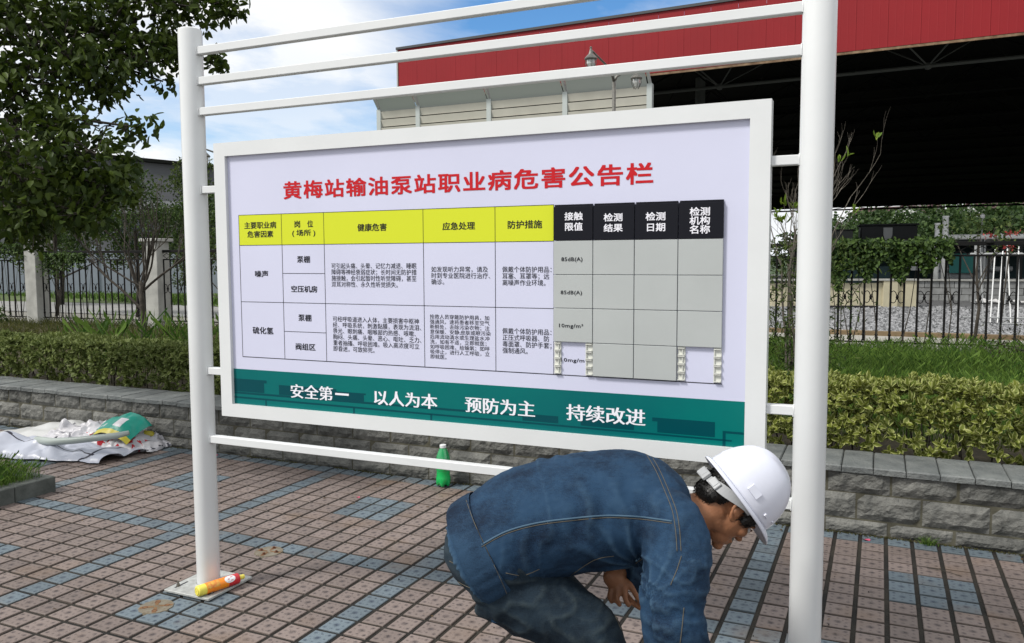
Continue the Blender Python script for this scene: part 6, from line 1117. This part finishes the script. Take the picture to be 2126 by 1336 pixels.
# hard hat
hat = empty('hard_hat', (0, 0, 0)); hat.parent = body; hat.matrix_parent_inverse = Matrix.Identity(4)
def dome(u_, v_):                                                # u_ angle round, v_ 0 brim .. 1 crown
    z = 0.034 + 0.156 * math.sin(v_ * math.pi / 2); c = math.cos(v_ * math.pi / 2) ** 0.80; a_ = 0.130 if math.cos(u_) > 0 else 0.137; x = -0.008 + a_ * c * math.cos(u_); y = 0.110 * c * math.sin(u_)
    if abs(y) < 0.024 and v_ > 0.15: z += 0.006 * math.cos(y / 0.024 * math.pi / 2); x += 0.004 * math.cos(u_) * (1 - v_)
    return Vector((x, y, z))
hs_ = MB(); nu, nv = 96, 26; vs = [HM @ dome(2 * math.pi * k / nu, i / nv) for i in range(nv) for k in range(nu)] + [HM @ dome(0, 1)]
fs = [(i * nu + k, i * nu + (k + 1) % nu, (i + 1) * nu + (k + 1) % nu, (i + 1) * nu + k) for i in range(nv - 1) for k in range(nu)] + [((nv - 1) * nu + k, (nv - 1) * nu + (k + 1) % nu, len(vs) - 1) for k in range(nu)]
hs_.add(vs, fs); me = hs_.mesh('shell', HELM, True); shell = link('shell', me, hat); md = shell.modifiers.new('t', 'SOLIDIFY'); md.thickness = 0.003; md.offset = -1
br = MB(); prof_ = []
for k in range(nu):
    u_ = 2 * math.pi * k / nu; c = math.cos(u_); w_ = 0.011 + 0.030 * max(0, c) ** 3 + 0.004 * max(0, -c); dz = -0.007 - 0.013 * max(0, c) ** 3; b_ = dome(u_, 0); n_ = Vector((math.cos(u_), math.sin(u_), 0))
    prof_.append([HM @ (b_ + Vector((0, 0, 0.003))), HM @ (b_ + n_ * w_ * 0.5 + Vector((0, 0, dz * 0.35 + 0.0025))), HM @ (b_ + n_ * w_ + Vector((0, 0, dz))), HM @ (b_ + n_ * w_ + Vector((0, 0, dz - 0.004))), HM @ (b_ + n_ * w_ * 0.4 + Vector((0, 0, dz * .3 - 0.002))), HM @ (b_ - n_ * 0.002 + Vector((0, 0, -0.002)))])
vs = sum(prof_, []); L_ = 6; br.add(vs, [(k * L_ + i, ((k + 1) % nu) * L_ + i, ((k + 1) % nu) * L_ + (i + 1) % L_, k * L_ + (i + 1) % L_) for k in range(nu) for i in range(L_)]); br.build('brim', HELM, hat, smooth=True)
HMn = HM
for (u_, v_, w_, h_, t_) in ((-1.85, 0.16, 0.042, 0.026, 0.004), (-1.20, 0.10, 0.022, 0.011, 0.004), (-0.78, 0.13, 0.024, 0.007, 0.004), (-0.2, 0.13, 0.024, 0.007, 0.004), (1.85, 0.16, 0.042, 0.026, 0.004)):
    c0 = dome(u_, v_); tx = (dome(u_ + 0.05, v_) - dome(u_ - 0.05, v_)).normalized(); ty = (dome(u_, v_ + 0.05) - dome(u_, v_ - 0.05)).normalized(); nz = tx.cross(ty).normalized(); Q = Matrix(((tx.x, ty.x, nz.x, c0.x), (tx.y, ty.y, nz.y, c0.y), (tx.z, ty.z, nz.z, c0.z), (0, 0, 0, 1)))
    MB().add([tuple(HM @ (Q @ Vector(p))) for p in ((-w_ / 2, -h_ / 2, -0.006), (w_ / 2, -h_ / 2, -0.006), (w_ / 2, h_ / 2, -0.006), (-w_ / 2, h_ / 2, -0.006), (-w_ / 2 + .002, -h_ / 2 + .002, t_), (w_ / 2 - .002, -h_ / 2 + .002, t_), (w_ / 2 - .002, h_ / 2 - .002, t_), (-w_ / 2 + .002, h_ / 2 - .002, t_))], [(4, 5, 6, 7), (0, 1, 5, 4), (1, 2, 6, 5), (2, 3, 7, 6), (3, 0, 4, 7)]).build('slot_boss', HELM, hat)
# grey head harness with ratchet at the nape
hb_ = MB(); pts = []
def band(u_): 
    t_ = abs(u_) / 2.2; return Vector((-0.012 - 0.112 * math.cos(u_) ** 1 if True else 0, 0.094 * math.sin(u_), 0.026 - 0.036 * max(0, math.cos(u_)) ** 1.2))
N_ = 40; ro = []
for k in range(N_ + 1):
    u_ = -1.75 + 3.5 * k / N_; c0 = band(u_); n_ = Vector((-math.cos(u_), math.sin(u_), 0)).normalized(); hgt = 0.009 + 0.007 * math.exp(-((abs(u_) - 0.9) / 0.45) ** 2)
    ro += [HM @ (c0 + Vector((0, 0, hgt))), HM @ (c0 + n_ * 0.004 + Vector((0, 0, hgt))), HM @ (c0 + n_ * 0.004 - Vector((0, 0, hgt))), HM @ (c0 - Vector((0, 0, hgt)))]
hb_.add(ro, [(k * 4 + i, k * 4 + (i + 1) % 4, (k + 1) * 4 + (i + 1) % 4, (k + 1) * 4 + i) for k in range(N_) for i in range(4)]); hb_.build('headband', HARN, hat)
for (u_, w_, h_, t_, nm) in ((0.0, 0.058, 0.030, 0.012, 'ratchet'), (-0.55, 0.036, 0.026, 0.008, 'ratchet_housing'), (0.55, 0.036, 0.026, 0.008, 'ratchet_housing')):
    c0 = band(u_); n_ = Vector((-math.cos(u_), math.sin(u_), 0)); tx = Vector((0, 0, 1)).cross(n_).normalized(); ty = Vector((0, 0, 1)); Q = Matrix(((tx.x, ty.x, n_.x, c0.x), (tx.y, ty.y, n_.y, c0.y), (tx.z, ty.z, n_.z, c0.z), (0, 0, 0, 1)))
    q = MB(); q.bbox(-w_ / 2, w_ / 2, -h_ / 2, h_ / 2, 0.001, t_, 0.002); q.v = [tuple(HM @ (Q @ Vector(p))) for p in q.v]; q.build(nm, HARN, hat)
    q = MB(); q.bbox(-w_ / 4, w_ / 4, -h_ / 2.6, h_ / 2.6, t_ - 0.001, t_ + 0.0015, 0.0006); q.v = [tuple(HM @ (Q @ Vector(p))) for p in q.v]; q.build('ratchet_plate', HARN, hat)
